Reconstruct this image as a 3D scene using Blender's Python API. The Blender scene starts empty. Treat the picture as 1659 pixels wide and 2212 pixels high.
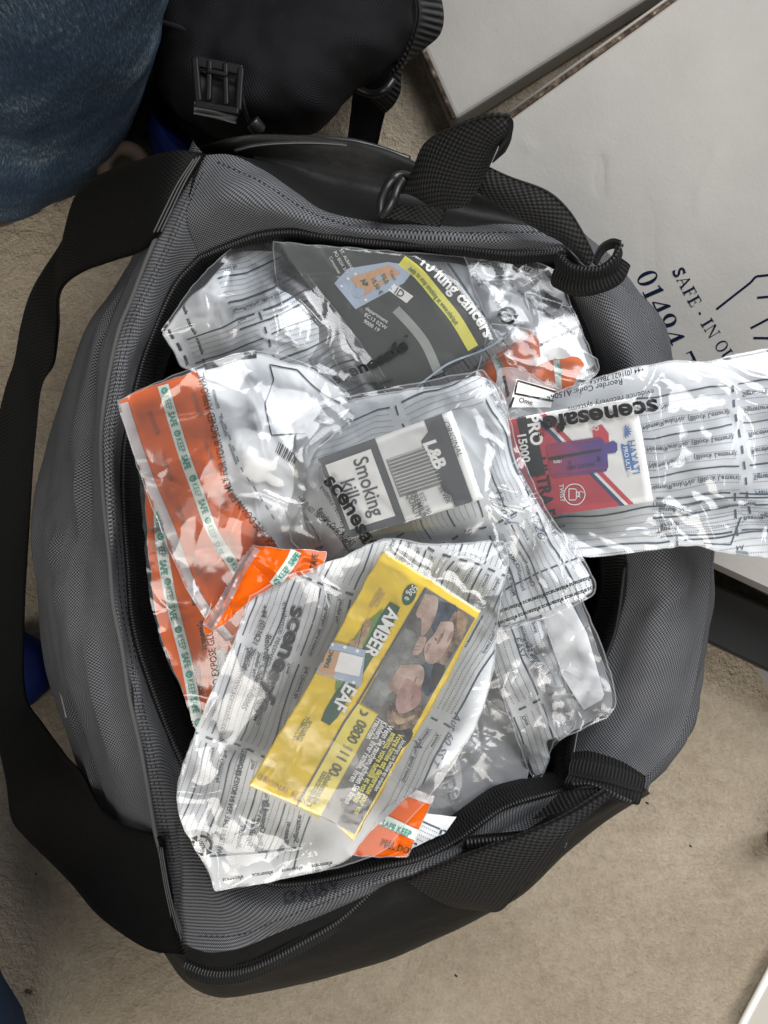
import bpy, math, random
import numpy as np
from mathutils import Vector
R = math.radians
sc = bpy.context.scene
C = sc.collection
# ------------------------------------------------------------------ camera, light, exposure
F, HC, CX, CY = 2246.6, 0.85, 829.5, 1106.0        # focal length (guide pixels), camera height, picture centre
cd = bpy.data.cameras.new('camera'); cam = bpy.data.objects.new('camera', cd); C.objects.link(cam)
cd.sensor_fit = 'HORIZONTAL'; cd.sensor_width = 36; cd.lens = F / 1659 * 36
cd.clip_start = 0.01; cd.clip_end = 50
cam.location = (0, 0, HC); cam.rotation_euler = (0, 0, 0); sc.camera = cam
w = bpy.data.worlds.new('World'); sc.world = w; w.use_nodes = True
w.node_tree.nodes['Background'].inputs[0].default_value = (0.80, 0.86, 0.95, 1)
w.node_tree.nodes['Background'].inputs[1].default_value = 0.12
def area(name, loc, target, sx, sy, power, col=(1, 1, 1)):
    l = bpy.data.lights.new(name, 'AREA'); l.shape = 'RECTANGLE'; l.size = sx; l.size_y = sy; l.energy = power; l.color = col
    o = bpy.data.objects.new(name, l); C.objects.link(o); o.location = loc
    o.rotation_euler = (Vector(target) - Vector(loc)).to_track_quat('-Z', 'Y').to_euler()
    return o
area('window_light', (0.95, 1.05, 1.70), (0, 0, 0.2), 1.8, 1.4, 52, (0.97, 0.98, 1.0))
area('fill_light', (-0.5, -1.2, 2.0), (0, 0, 0.2), 1.7, 1.3, 34, (1.0, 0.95, 0.88))  # added soft fill from the lower left to even the light, no known fitting
sc.view_settings.view_transform = 'Standard'; sc.view_settings.look = 'None'
sc.view_settings.exposure = .38; sc.view_settings.gamma = 1; sc.view_settings.use_curve_mapping = False
sc.cycles.transparent_max_bounces = 32; sc.cycles.max_bounces = 7; sc.cycles.diffuse_bounces = 3
sc.cycles.glossy_bounces = 3; sc.cycles.use_denoising = True; sc.cycles.caustics_reflective = False; sc.cycles.caustics_refractive = False

# ------------------------------------------------------------------ numeric helpers
def P(x, y, z):
    s = (HC - z) / F
    return np.stack([(x - CX) * s, (CY - y) * s, z + 0 * x], -1)
def _h(ix, iy, seed):
    n = (ix.astype(np.int64) * 374761393 + iy.astype(np.int64) * 668265263 + seed * 974634777) & 0xffffffff
    n = ((n ^ (n >> 13)) * 1274126177) & 0xffffffff
    return ((n ^ (n >> 16)) & 0xffff) / 65535.0 * 2 * math.pi
def gn(x, y, seed=0):
    x = np.asarray(x, float); y = np.asarray(y, float)
    ix = np.floor(x); iy = np.floor(y); fx = x - ix; fy = y - iy
    u = fx * fx * fx * (fx * (fx * 6 - 15) + 10); v = fy * fy * fy * (fy * (fy * 6 - 15) + 10)
    def g(dx, dy):
        a = _h(ix + dx, iy + dy, seed); return np.cos(a) * (fx - dx) + np.sin(a) * (fy - dy)
    return (g(0, 0) * (1 - u) + g(1, 0) * u) * (1 - v) + (g(0, 1) * (1 - u) + g(1, 1) * u) * v
def facet(x, y, seed=0):
    """piecewise flat noise on a bent triangular lattice: the planes and creases of crumpled foil"""
    x = np.asarray(x, float); y = np.asarray(y, float)
    wx = x + .45 * gn(x * .8, y * .8, seed + 70); wy = y + .45 * gn(x * .8, y * .8, seed + 71)
    k = (wx + wy) * .36602540378; a = wx + k; b = wy + k; i = np.floor(a); j = np.floor(b); u = a - i; v = b - j
    r = lambda p, q: _h(p, q, seed + 5) / math.pi - 1
    h00, h11 = r(i, j), r(i + 1, j + 1)
    return np.where(u > v, h00 * (1 - u) + r(i + 1, j) * (u - v) + h11 * v, h00 * (1 - v) + r(i, j + 1) * (v - u) + h11 * u)
def resample(pts, n):
    p = np.array(pts, float)
    # centripetal-ish Catmull-Rom through the points, then even spacing
    q = np.vstack([2 * p[0] - p[1], p, 2 * p[-1] - p[-2]]); out = []
    for i in range(1, len(q) - 2):
        t = np.linspace(0, 1, 12, endpoint=False)[:, None]
        a, b, c, d = q[i - 1], q[i], q[i + 1], q[i + 2]
        out.append(0.5 * ((2 * b) + (-a + c) * t + (2 * a - 5 * b + 4 * c - d) * t * t + (-a + 3 * b - 3 * c + d) * t ** 3))
    out.append(p[-1:]); c = np.vstack(out)
    s = np.concatenate([[0], np.cumsum(np.linalg.norm(np.diff(c[:, :2], axis=0), axis=1))])
    k = np.linspace(0, s[-1], n)
    return np.stack([np.interp(k, s, c[:, j]) for j in range(c.shape[1])], 1)
def polyline(pts, n):
    p = np.array(pts, float); s = np.concatenate([[0], np.cumsum(np.linalg.norm(np.diff(p[:, :2], axis=0), axis=1))])
    k = np.linspace(0, s[-1], n); return np.stack([np.interp(k, s, p[:, j]) for j in range(p.shape[1])], 1)
def inside(poly, x, y):
    r = np.zeros(x.shape, bool); n = len(poly)
    for i in range(n):
        x0, y0 = poly[i][:2]; x1, y1 = poly[(i + 1) % n][:2]
        c = ((y0 > y) != (y1 > y)) & (x < (x1 - x0) * (y - y0) / ((y1 - y0) or 1e-9) + x0)
        r ^= c
    return r
def segdist(x, y, a, b):
    ax, ay = a; dx, dy = b[0] - ax, b[1] - ay; L = dx * dx + dy * dy + 1e-9
    t = np.clip(((x - ax) * dx + (y - ay) * dy) / L, 0, 1)
    return np.hypot(x - ax - t * dx, y - ay - t * dy), t
def polydist(poly, x, y):
    d = np.full(x.shape, 1e9)
    for i in range(len(poly)):
        d = np.minimum(d, segdist(x, y, poly[i][:2], poly[(i + 1) % len(poly)][:2])[0])
    return np.where(inside(poly, x, y), 0, d)

# ------------------------------------------------------------------ object helpers
def newmesh(name, verts, faces, mats, parent=None, midx=None, uv=None, smooth=True):
    me = bpy.data.meshes.new(name)
    me.from_pydata([tuple(v) for v in verts], [], [tuple(f) for f in faces]); 
    for m in (mats if isinstance(mats, list) else [mats]): me.materials.append(m)
    if midx is not None: me.polygons.foreach_set('material_index', np.array(midx, np.int32))
    me.polygons.foreach_set('use_smooth', np.full(len(me.polygons), smooth))
    if uv is not None:
        l = me.uv_layers.new(name='UVMap'); li = np.empty(len(me.loops), np.int32); me.loops.foreach_get('vertex_index', li)
        l.data.foreach_set('uv', np.asarray(uv, np.float32)[li].ravel())
    me.update()
    o = bpy.data.objects.new(name, me); C.objects.link(o)
    if parent: o.parent = parent
    return o
def thing(name, label, cat, group=None):
    o = bpy.data.objects.new(name, None); C.objects.link(o); o['label'] = label; o['category'] = cat; o.empty_display_size = .05
    if group: o['group'] = group
    return o
def tag(o, label, cat, group=None):
    o['label'] = label; o['category'] = cat
    if group: o['group'] = group
    return o
def gridfaces(nu, nv, off=0, wrap=False):
    i = np.arange(nu - (0 if wrap else 1))[:, None]; j = np.arange(nv - 1)[None, :]
    i2 = (i + 1) % nu
    a = i * nv + j; b = i2 * nv + j
    return (np.stack([a, b, b + 1, a + 1], -1).reshape(-1, 4) + off)
def normals_grid(V):
    du = np.gradient(V, axis=0); dv = np.gradient(V, axis=1); n = np.cross(du, dv)
    return n / (np.linalg.norm(n, axis=-1, keepdims=True) + 1e-12)
def tube(name, pts, r, mat, parent, seg=8, world=False, n=None):
    p = np.array(pts, float)
    if n: p = resample(p, n)
    if not world: p = P(p[:, 0], p[:, 1], p[:, 2])
    t = np.gradient(p, axis=0); t /= np.linalg.norm(t, axis=1, keepdims=True) + 1e-12
    up = np.array([0, 0, 1.0]); s = np.cross(t, up); s /= np.linalg.norm(s, axis=1, keepdims=True) + 1e-9; u = np.cross(s, t)
    a = np.linspace(0, 2 * math.pi, seg, endpoint=False)
    V = p[:, None] + r * (np.cos(a)[None, :, None] * s[:, None] + np.sin(a)[None, :, None] * u[:, None])
    n = len(p); f = []
    for i in range(n - 1):
        for j in range(seg): f.append((i * seg + j, i * seg + (j + 1) % seg, (i + 1) * seg + (j + 1) % seg, (i + 1) * seg + j))
    f.append(tuple(range(seg))[::-1]); f.append(tuple(range((n - 1) * seg, n * seg)))
    return newmesh(name, V.reshape(-1, 3), f, mat, parent)

def prism(name, quad, z0, z1, mt, parent, bev=.0015):
    a = P(np.array([q[0] for q in quad], float), np.array([q[1] for q in quad], float), np.full(len(quad), z1)); b = a.copy(); b[:, 2] = z0; n = len(quad)
    f = [tuple(range(n)), tuple(range(2 * n - 1, n - 1, -1))] + [(i, i + n, (i + 1) % n + n, (i + 1) % n) for i in range(n)]
    o = newmesh(name, np.vstack([a, b]), f, mt, parent, smooth=False); md = o.modifiers.new('bevel', 'BEVEL'); md.width = bev; md.segments = 3; return o
# ------------------------------------------------------------------ materials
def mat(name, base=(.5, .5, .5), rough=.5, spec=.5, metal=0, alpha=1, coat=0):
    m = bpy.data.materials.new(name); m.use_nodes = True; b = m.node_tree.nodes['Principled BSDF']
    b.inputs['Base Color'].default_value = (*base, 1); b.inputs['Roughness'].default_value = rough
    b.inputs['Specular IOR Level'].default_value = spec; b.inputs['Metallic'].default_value = metal; b.inputs['Alpha'].default_value = alpha
    b.inputs['Coat Weight'].default_value = coat; b.inputs['Coat Roughness'].default_value = .08
    return m
def N(m, t, **kw):
    n = m.node_tree.nodes.new(t)
    for k, v in kw.items(): setattr(n, k, v)
    return n
def L(m, a, b): m.node_tree.links.new(a, b)
def mathn(m, op, a, b=None):
    n = N(m, 'ShaderNodeMath', operation=op)
    for i, v in enumerate([a, b]):
        if v is None: continue
        if isinstance(v, (int, float)): n.inputs[i].default_value = v
        else: L(m, v, n.inputs[i])
    return n.outputs[0]
def ramp(m, fac, stops):
    r = N(m, 'ShaderNodeValToRGB'); e = r.color_ramp.elements
    while len(e) < len(stops): e.new(.5)
    for k, (p, c) in enumerate(stops): e[k].position = p; e[k].color = (*c, 1)
    L(m, fac, r.inputs[0]); return r.outputs[0]
def noise(m, vec, scale, detail=3, rough=.5):
    n = N(m, 'ShaderNodeTexNoise'); n.inputs['Scale'].default_value = scale; n.inputs['Detail'].default_value = detail; n.inputs['Roughness'].default_value = rough
    if vec: L(m, vec, n.inputs['Vector'])
    return n.outputs['Fac']
def bump(m, h, strength, dist, prev=None):
    b = N(m, 'ShaderNodeBump'); b.inputs['Strength'].default_value = strength; b.inputs['Distance'].default_value = dist
    L(m, h, b.inputs['Height'])
    if prev: L(m, prev, b.inputs['Normal'])
    return b.outputs[0]
def bs(m): return m.node_tree.nodes['Principled BSDF']
def weave(name, dark, light, pu, pv, rough=.75, bstr=.6, bdist=.0006, spec=.35, blotch=.25, stretch=None):
    m = mat(name, light, rough, spec); uv = N(m, 'ShaderNodeUVMap'); sp = N(m, 'ShaderNodeSeparateXYZ'); L(m, uv.outputs[0], sp.inputs[0])
    nz = noise(m, uv.outputs[0], 160, 3); nn = mathn(m, 'MULTIPLY', nz, .9)
    su = mathn(m, 'SINE', mathn(m, 'ADD', mathn(m, 'MULTIPLY', sp.outputs[0], 2 * math.pi / pu), nn)); sv = mathn(m, 'SINE', mathn(m, 'ADD', mathn(m, 'MULTIPLY', sp.outputs[1], 2 * math.pi / pv), nn))
    c = mathn(m, 'MULTIPLY', su, sv); h = mathn(m, 'ADD', mathn(m, 'MULTIPLY', c, .5), .5)
    big = noise(m, uv.outputs[0], 22, 5, .6); hh = mathn(m, 'ADD', mathn(m, 'MULTIPLY', h, 1 - blotch), mathn(m, 'MULTIPLY', big, blotch))
    L(m, ramp(m, hh, [(.15, dark), (.85, light)]), bs(m).inputs['Base Color'])
    L(m, bump(m, h, bstr, bdist), bs(m).inputs['Normal']); return m
GREY = weave('grey_woven_polyester', (.004, .0045, .006), (.172, .175, .184), .0022, .0020, .85, .8, .0007, .12, .24)
WEB = weave('black_webbing', (.0015, .0015, .0015), (.019, .019, .0185), .0036, .0028, .6, .8, .0009, .2, .1)
RIB = weave('black_ribbed_binding', (.002, .002, .002), (.016, .016, .016), .0020, .02, .8, .8, .0006, .2, .1)
PACKF = weave('black_pack_cloth', (.0012, .0012, .0015), (.010, .010, .012), .0024, .0024, .8, .7, .0006, .15, .2)
PIPE = weave('grey_piping_tape', (.02, .02, .02), (.085, .085, .082), .003, .003, .8)
TARP = mat('black_coated_fabric', (.008, .008, .008), .55, .16)
L(TARP, bump(TARP, noise(TARP, N(TARP, 'ShaderNodeTexCoord').outputs['Object'], 55, 6), .35, .004), bs(TARP).inputs['Normal'])
LIN = mat('black_lining', (.006, .006, .006), .7, .25)
BLK = mat('black_plastic', (.012, .012, .012), .32, .5)
TEETH = mat('zipper_coil_black', (.008, .008, .008), .42, .4)
BLUE = mat('blue_cloth', (.003, .013, .10), .7, .2)
CAMO = mat('brown_rubber_ring', (.045, .03, .02), .7, .2)
WHITEP = mat('white_painted_metal', (.75, .74, .70), .35, .5)
GREYP = mat('grey_panel_paint', (.42, .40, .35), .5, .3)
STRAPM = weave('shade_darkened_strap_webbing', (.0008, .0008, .0008), (.0065, .0065, .006), .0030, .0024, .65, .6, .0006, .12, .1)  # smoother strap webbing, its base colour darkened to stand in for shade
REFL = mat('silver_reflective_trim', (.3, .29, .27), .35, .5)
# carpet
CAR = mat('beige_carpet', (.3, .25, .18), .95, .1); tc = N(CAR, 'ShaderNodeTexCoord').outputs['Object']
n1 = noise(CAR, tc, 9, 4, .55); n2 = noise(CAR, tc, 330, 4, .7); n3 = noise(CAR, tc, 110, 3, .6)
mx = mathn(CAR, 'ADD', mathn(CAR, 'MULTIPLY', n1, .42), mathn(CAR, 'ADD', mathn(CAR, 'MULTIPLY', n2, .35), mathn(CAR, 'MULTIPLY', n3, .3)))
L(CAR, ramp(CAR, mx, [(.30, (.26, .210, .148)), (.52, (.38, .318, .236)), (.76, (.53, .455, .35))]), bs(CAR).inputs['Base Color'])
L(CAR, bump(CAR, mathn(CAR, 'ADD', n2, mathn(CAR, 'MULTIPLY', n3, 1.1)), 1, .0045), bs(CAR).inputs['Normal'])
# denim
DEN = mat('blue_denim', (.03, .07, .13), .85, .15); tc = N(DEN, 'ShaderNodeUVMap').outputs[0]
mp = N(DEN, 'ShaderNodeMapping'); mp.inputs['Scale'].default_value = (1, .12, 1); L(DEN, tc, mp.inputs[0])
fl = noise(DEN, mp.outputs[0], 900, 3, .7); bl = noise(DEN, tc, 16, 5, .6); gr = noise(DEN, tc, 1100, 2, .8)
bb = mathn(DEN, 'ADD', mathn(DEN, 'MULTIPLY', fl, .45), mathn(DEN, 'ADD', mathn(DEN, 'MULTIPLY', bl, .42), mathn(DEN, 'MULTIPLY', gr, .15)))
L(DEN, ramp(DEN, bb, [(.34, (.010, .019, .036)), (.48, (.024, .043, .072)), (.56, (.050, .078, .112)), (.66, (.22, .27, .31))]), bs(DEN).inputs['Base Color'])
L(DEN, bump(DEN, fl, .5, .001), bs(DEN).inputs['Normal'])
DARKD = mat('dark_navy_denim', (.012, .025, .055), .85, .15)
STITCH = mat('ochre_stitching', (.30, .24, .14), .8, .2)
# card
CARD = mat('white_cardboard', (.46, .44, .405), .6, .25); tc = N(CARD, 'ShaderNodeTexCoord').outputs['Object']
L(CARD, ramp(CARD, noise(CARD, tc, 5, 5, .6), [(.3, (.225, .213, .194)), (.7, (.29, .277, .253))]), bs(CARD).inputs['Base Color'])
L(CARD, bump(CARD, mathn(CARD, 'ADD', noise(CARD, tc, 14, 3), mathn(CARD, 'MULTIPLY', noise(CARD, tc, 400, 3), .12)), .35, .006), bs(CARD).inputs['Normal'])
KRAFT = mat('brown_corrugated_edge', (.17, .10, .055), .85, .2); tc = N(KRAFT, 'ShaderNodeTexCoord').outputs['Object']
kn = noise(KRAFT, tc, 120, 5, .75)
L(KRAFT, ramp(KRAFT, kn, [(.40, (.02, .013, .009)), (.56, (.085, .058, .038)), (.70, (.30, .25, .19))]), bs(KRAFT).inputs['Base Color'])
NAVY = mat('navy_print', (.003, .006, .020), .8, .04)
# plastics
def film(name, haze, tint=(.97, .975, .98), hz=(.85, .87, .9), rough=.09, boost=1.5, bs_=.35):
    m = bpy.data.materials.new(name); m.use_nodes = True; nt = m.node_tree; nt.nodes.clear()
    out = N(m, 'ShaderNodeOutputMaterial'); tr = N(m, 'ShaderNodeBsdfTransparent'); tr.inputs[0].default_value = (*tint, 1)
    gl = N(m, 'ShaderNodeBsdfGlossy'); gl.inputs['Roughness'].default_value = rough; gl.inputs[0].default_value = (1, 1, 1, 1)
    tc = N(m, 'ShaderNodeTexCoord').outputs['Object']
    h = mathn(m, 'ADD', noise(m, tc, 30, 3, .5), mathn(m, 'MULTIPLY', noise(m, tc, 150, 2), .12)); bn = bump(m, h, bs_, .0015)
    L(m, bn, gl.inputs['Normal'])
    fr = N(m, 'ShaderNodeFresnel'); fr.inputs[0].default_value = 1.5; L(m, bn, fr.inputs['Normal'])
    f = mathn(m, 'MINIMUM', mathn(m, 'MULTIPLY', fr.outputs[0], boost), 1.0)
    df = N(m, 'ShaderNodeBsdfDiffuse'); df.inputs[0].default_value = (*hz, 1); L(m, bn, df.inputs['Normal'])
    tl = N(m, 'ShaderNodeBsdfTranslucent'); tl.inputs[0].default_value = (*hz, 1)
    dm = N(m, 'ShaderNodeMixShader'); dm.inputs[0].default_value = .08 if haze > .5 else .3; L(m, df.outputs[0], dm.inputs[1]); L(m, tl.outputs[0], dm.inputs[2])
    m1 = N(m, 'ShaderNodeMixShader'); m1.inputs[0].default_value = haze; L(m, tr.outputs[0], m1.inputs[1]); L(m, dm.outputs[0], m1.inputs[2])
    m2 = N(m, 'ShaderNodeMixShader'); L(m, f, m2.inputs[0]); L(m, m1.outputs[0], m2.inputs[1]); L(m, gl.outputs[0], m2.inputs[2])
    L(m, m2.outputs[0], out.inputs[0]); return m
FILM = film('clear_polythene', .05, boost=1.5, rough=.13, bs_=.3, hz=(.92, .94, .96))
MILKY = film('milky_polythene', .30, rough=.16)
EDGE = film('welded_bag_edge', .22, rough=.2, boost=1)
PANEL = film('white_printed_polythene', .96, hz=(.79, .815, .84), rough=.3, boost=.45, bs_=.15)
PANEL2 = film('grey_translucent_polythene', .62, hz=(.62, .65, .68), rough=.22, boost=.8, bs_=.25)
WPAN = film('bright_white_polythene', .97, hz=(.90, .91, .92), rough=.3, boost=.4, bs_=.15)
ORG = film('orange_security_tape', .92, hz=(.74, .115, .004), rough=.12, boost=.5, bs_=.3, tint=(1, .4, .1))
SILV = film('silvery_clear_tape', .70, hz=(.62, .63, .64), rough=.18, boost=1.1, bs_=.3)
INK = mat('slate_ink', (.045, .07, .10), .4, .5); INKL = mat('pale_slate_ink', (.20, .25, .29), .4, .5)
BINK = mat('black_ink', (.006, .006, .006), .35, .4, coat=.1); PEN = mat('pen_ink', (.10, .14, .22), .4, .5)
TEAL = mat('teal_print', (.02, .28, .20), .4, .5); WT = mat('white_print', (.90, .89, .86), .35, .5)
TAPEW = mat('pale_silver_tape', (.60, .66, .62), .28, .6); OSH = mat('brown_tape_ghost_print', (.42, .085, .012), .3, .5)
YEL = mat('yellow_pouch_film', (.90, .63, .035), .28, .5, coat=.5); YELL = mat('pale_yellow_print', (.88, .74, .14), .3, .5)
for q in (YEL,):
    tc = N(q, 'ShaderNodeTexCoord').outputs['Object']; L(q, bump(q, noise(q, tc, 30, 3), .5, .01), bs(q).inputs['Normal'])
LGREEN = mat('dark_green_print', (.03, .10, .055), .35, .5); MGREEN = mat('leaf_green_print', (.14, .28, .05), .4, .5)
TANL = mat('tan_print', (.48, .30, .15), .4, .5); WARN = mat('grey_brown_photo_print', (.19, .185, .175), .3, .5, coat=.3)
SKIN = mat('skin_tone_print', (.52, .37, .30), .4, .4); SKIN2 = mat('pink_tone_print', (.50, .30, .27), .4, .4); HAIR = mat('brown_hair_print', (.22, .15, .10), .4, .4)
CLOTH1 = mat('navy_cloth_print', (.03, .045, .07), .4, .4); GREYC = mat('grey_cloth_print', (.27, .28, .29), .4, .4); BLK2 = mat('black_panel_print', (.02, .02, .02), .3, .5)
DKP = mat('dark_olive_pouch', (.045, .050, .043), .25, .5, coat=.3); STAMP = mat('pale_blue_tax_stamp', (.42, .50, .62), .5, .3); PEACH = mat('peach_print', (.62, .36, .20), .5, .3)
GLUE = mat('grey_tape_strip', (.34, .35, .33), .3, .5); YSTR = mat('bright_yellow_print', (.80, .74, .09), .35, .5)
PACKW = mat('silver_white_card', (.76, .76, .73), .3, .5, coat=.3); PACKG = mat('dark_grey_card', (.10, .105, .11), .3, .5, coat=.4); SLV = mat('light_silver_print', (.40, .40, .38), .25, .5, metal=.3)
RED = mat('crimson_card', (.45, .028, .045), .35, .5); VW = mat('white_card', (.90, .89, .86), .4, .4); VBLUE = mat('blue_print', (.05, .19, .50), .4, .4); VNAV = mat('navy_stripe', (.03, .035, .13), .4, .4)
VRED = mat('red_stripe', (.60, .03, .06), .4, .4); VMAG = mat('device_magenta', (.25, .02, .10), .35, .5)
# the device printed on the box fades from red to violet along its length
VPUR = mat('device_gradient_print', (.1, .03, .3), .35, .5); uvn = N(VPUR, 'ShaderNodeTexCoord').outputs['Object']; sp = N(VPUR, 'ShaderNodeSeparateXYZ'); L(VPUR, uvn, sp.inputs[0])
mr = N(VPUR, 'ShaderNodeMapRange'); mr.inputs[1].default_value = .094; mr.inputs[2].default_value = .134; L(VPUR, sp.outputs[0], mr.inputs[0])
L(VPUR, ramp(VPUR, mr.outputs[0], [(0, (.30, .02, .06)), (.45, (.10, .02, .20)), (1, (.045, .04, .30))]), bs(VPUR).inputs['Base Color'])

def mottle(m, c1, c2, scale, lo=.38, hi=.62):
    L(m, ramp(m, noise(m, N(m, 'ShaderNodeTexCoord').outputs['Object'], scale, 4, .6), [(lo, c1), (hi, c2)]), bs(m).inputs['Base Color'])
mottle(SKIN, (.34, .21, .16), (.66, .49, .41), 75); mottle(SKIN2, (.36, .19, .17), (.60, .40, .36), 90); mottle(HAIR, (.07, .045, .03), (.40, .29, .20), 160); mottle(GREYC, (.12, .125, .12), (.36, .36, .35), 50)
mottle(CLOTH1, (.015, .02, .035), (.09, .12, .17), 80); mottle(WARN, (.10, .095, .085), (.27, .265, .245), 40); mottle(TANL, (.30, .17, .08), (.58, .42, .26), 140)
# ------------------------------------------------------------------ text and decals
_tc = {}
def glyphs(s, bold=0, shear=0, spacing=1):
    k = (s, bold, shear, spacing)
    if k in _tc: return _tc[k]
    cu = bpy.data.curves.new('t', 'FONT'); cu.body = s; cu.offset = bold; cu.shear = shear; cu.space_character = spacing; cu.resolution_u = 3; cu.fill_mode = 'FRONT'
    o = bpy.data.objects.new('t', cu); C.objects.link(o); dg = bpy.context.evaluated_depsgraph_get(); me = o.evaluated_get(dg).to_mesh()
    me.calc_loop_triangles(); n = len(me.vertices); v = np.empty(n * 3); me.vertices.foreach_get('co', v); v = v.reshape(-1, 3)[:, :2]
    t = np.empty(len(me.loop_triangles) * 3, np.int32); me.loop_triangles.foreach_get('vertices', t); T = v[t.reshape(-1, 3)]
    o.evaluated_get(dg).to_mesh_clear(); bpy.data.objects.remove(o); bpy.data.curves.remove(cu)
    _tc[k] = T; return T
def subdiv(T, maxlen):
    for _ in range(6):
        e = np.linalg.norm(T - np.roll(T, -1, 1), axis=2); long = e.max(1) > maxlen
        if not long.any(): break
        keep = T[~long]; S = T[long]; k = e[long].argmax(1); i = np.arange(len(S))
        a = S[i, k]; b = S[i, (k + 1) % 3]; c = S[i, (k + 2) % 3]; m = (a + b) / 2
        T = np.concatenate([keep, np.stack([a, m, c], 1), np.stack([m, b, c], 1)])
    return T
def text(s, x, y, size, ang=0, bold=0, mir=False, shear=0, sx=1, spacing=1, center=False):
    T = glyphs(s, bold, shear, spacing).copy()
    if center: T = T - np.array([T[..., 0].max() / 2, .35])
    c, d = math.cos(R(ang)), math.sin(R(ang)); X = T[..., 0] * sx * size; Y = T[..., 1] * size * (-1 if mir else 1)
    return np.stack([x + X * c + Y * d, y + X * d - Y * c], -1)
def textpath(s, pts, size, bold=0, mir=False, sx=1, shear=0):
    """text that runs along a bent line"""
    T = glyphs(s, bold, shear).copy(); p = resample([(a, b) for a, b in pts], 60); q = np.concatenate([[0], np.cumsum(np.linalg.norm(np.diff(p, axis=0), axis=1))])
    t = np.gradient(p, axis=0); t /= np.linalg.norm(t, axis=1, keepdims=True); X = T[..., 0] * size * sx; Y = T[..., 1] * size * (-1 if mir else 1)
    if X.max() > q[-1]: X = X * (q[-1] / X.max())
    bx = np.interp(X, q, p[:, 0]); by = np.interp(X, q, p[:, 1]); tx = np.interp(X, q, t[:, 0]); ty = np.interp(X, q, t[:, 1])
    return np.stack([bx + Y * ty, by - Y * tx], -1)
def line(pts, wd, dash=None, smooth=False):
    p = np.array(pts, float); Ln = np.linalg.norm(np.diff(p, axis=0), axis=1).sum(); n = max(2, int(Ln / (6 if not dash else dash)))
    p = resample(p, n + 1) if smooth and len(p) > 2 else polyline(p, n + 1)
    t = np.gradient(p, axis=0); t /= np.linalg.norm(t, axis=1, keepdims=True) + 1e-9; nn = np.stack([-t[:, 1], t[:, 0]], 1) * wd / 2
    a, b = p - nn, p + nn; T = np.concatenate([np.stack([a[:-1], b[:-1], b[1:]], 1), np.stack([a[:-1], b[1:], a[1:]], 1)])
    if dash: m = len(p) - 1; T = np.concatenate([T[:m][::2], T[m:][::2]])
    return T
def poly(pts, smooth=False):
    p = np.array(pts, float)
    if smooth: p = resample(list(pts) + [pts[0]], 4 * len(pts) + 1)[:-1]
    from mathutils.geometry import tessellate_polygon
    ids = tessellate_polygon([[Vector((a, b, 0)) for a, b in p]]); return p[np.array(ids)]
def ellipse(x, y, rx, ry, ang=0, n=28):
    a = np.linspace(0, 2 * math.pi, n, endpoint=False); c, s = math.cos(R(ang)), math.sin(R(ang))
    X, Y = rx * np.cos(a), ry * np.sin(a); return poly(np.stack([x + X * c - Y * s, y + X * s + Y * c], 1))
def arc(x, y, r, a0, a1, wd):
    a = np.radians(np.linspace(a0, a1, 18)); return line(np.stack([x + r * np.cos(a), y + r * np.sin(a)], 1), wd)
def form(x, y, ang, wid, hgt, gap=13, seed=1, mir=True, labels=True, inkw=3.5):
    """the ruled form printed on a bag panel; origin x,y, reading direction ang"""
    rnd = random.Random(seed); thin = []; thick = []; words = []
    c, s = math.cos(R(ang)), math.sin(R(ang)); dn = (-s, c)
    W = lambda u, v: (x + u * c + v * dn[0], y + u * s + v * dn[1])
    v = 0; k = 0; gap *= .88
    ws = ['Name/Rank/No. (Block Letters):', 'Signed:', 'Date', 'Time', 'Reason', 'Signature', 'Bag Opened By', 'Name/Rank/No. (Block Letters):', 'Sample No.', 'Received By']
    while v < hgt:
        if k % 5 == 0: thick.append(line([W(0, v), W(wid * .47, v)], inkw)); thick.append(line([W(wid * .53, v), W(wid, v)], inkw))
        else:
            thin.append(line([W(0, v), W(wid * .46, v)], 1.3, dash=2.5)); thin.append(line([W(wid * .54, v), W(wid * .98, v)], 1.3, dash=2.5))
            if labels and k % 5 in (1, 3) and rnd.random() < .6:
                for u in (0, .54): 
                    q = W(wid * u + 2, v + (3 if mir else -3)); words.append(text(rnd.choice(ws), q[0], q[1], gap * .85, ang, .01, mir))
        v += gap; k += 1
    thick.append(line([W(wid * .5, 0), W(wid * .5, hgt)], inkw + 1, dash=16))
    return [(INK, thick), (INK, thin), (INK, words)]

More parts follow.
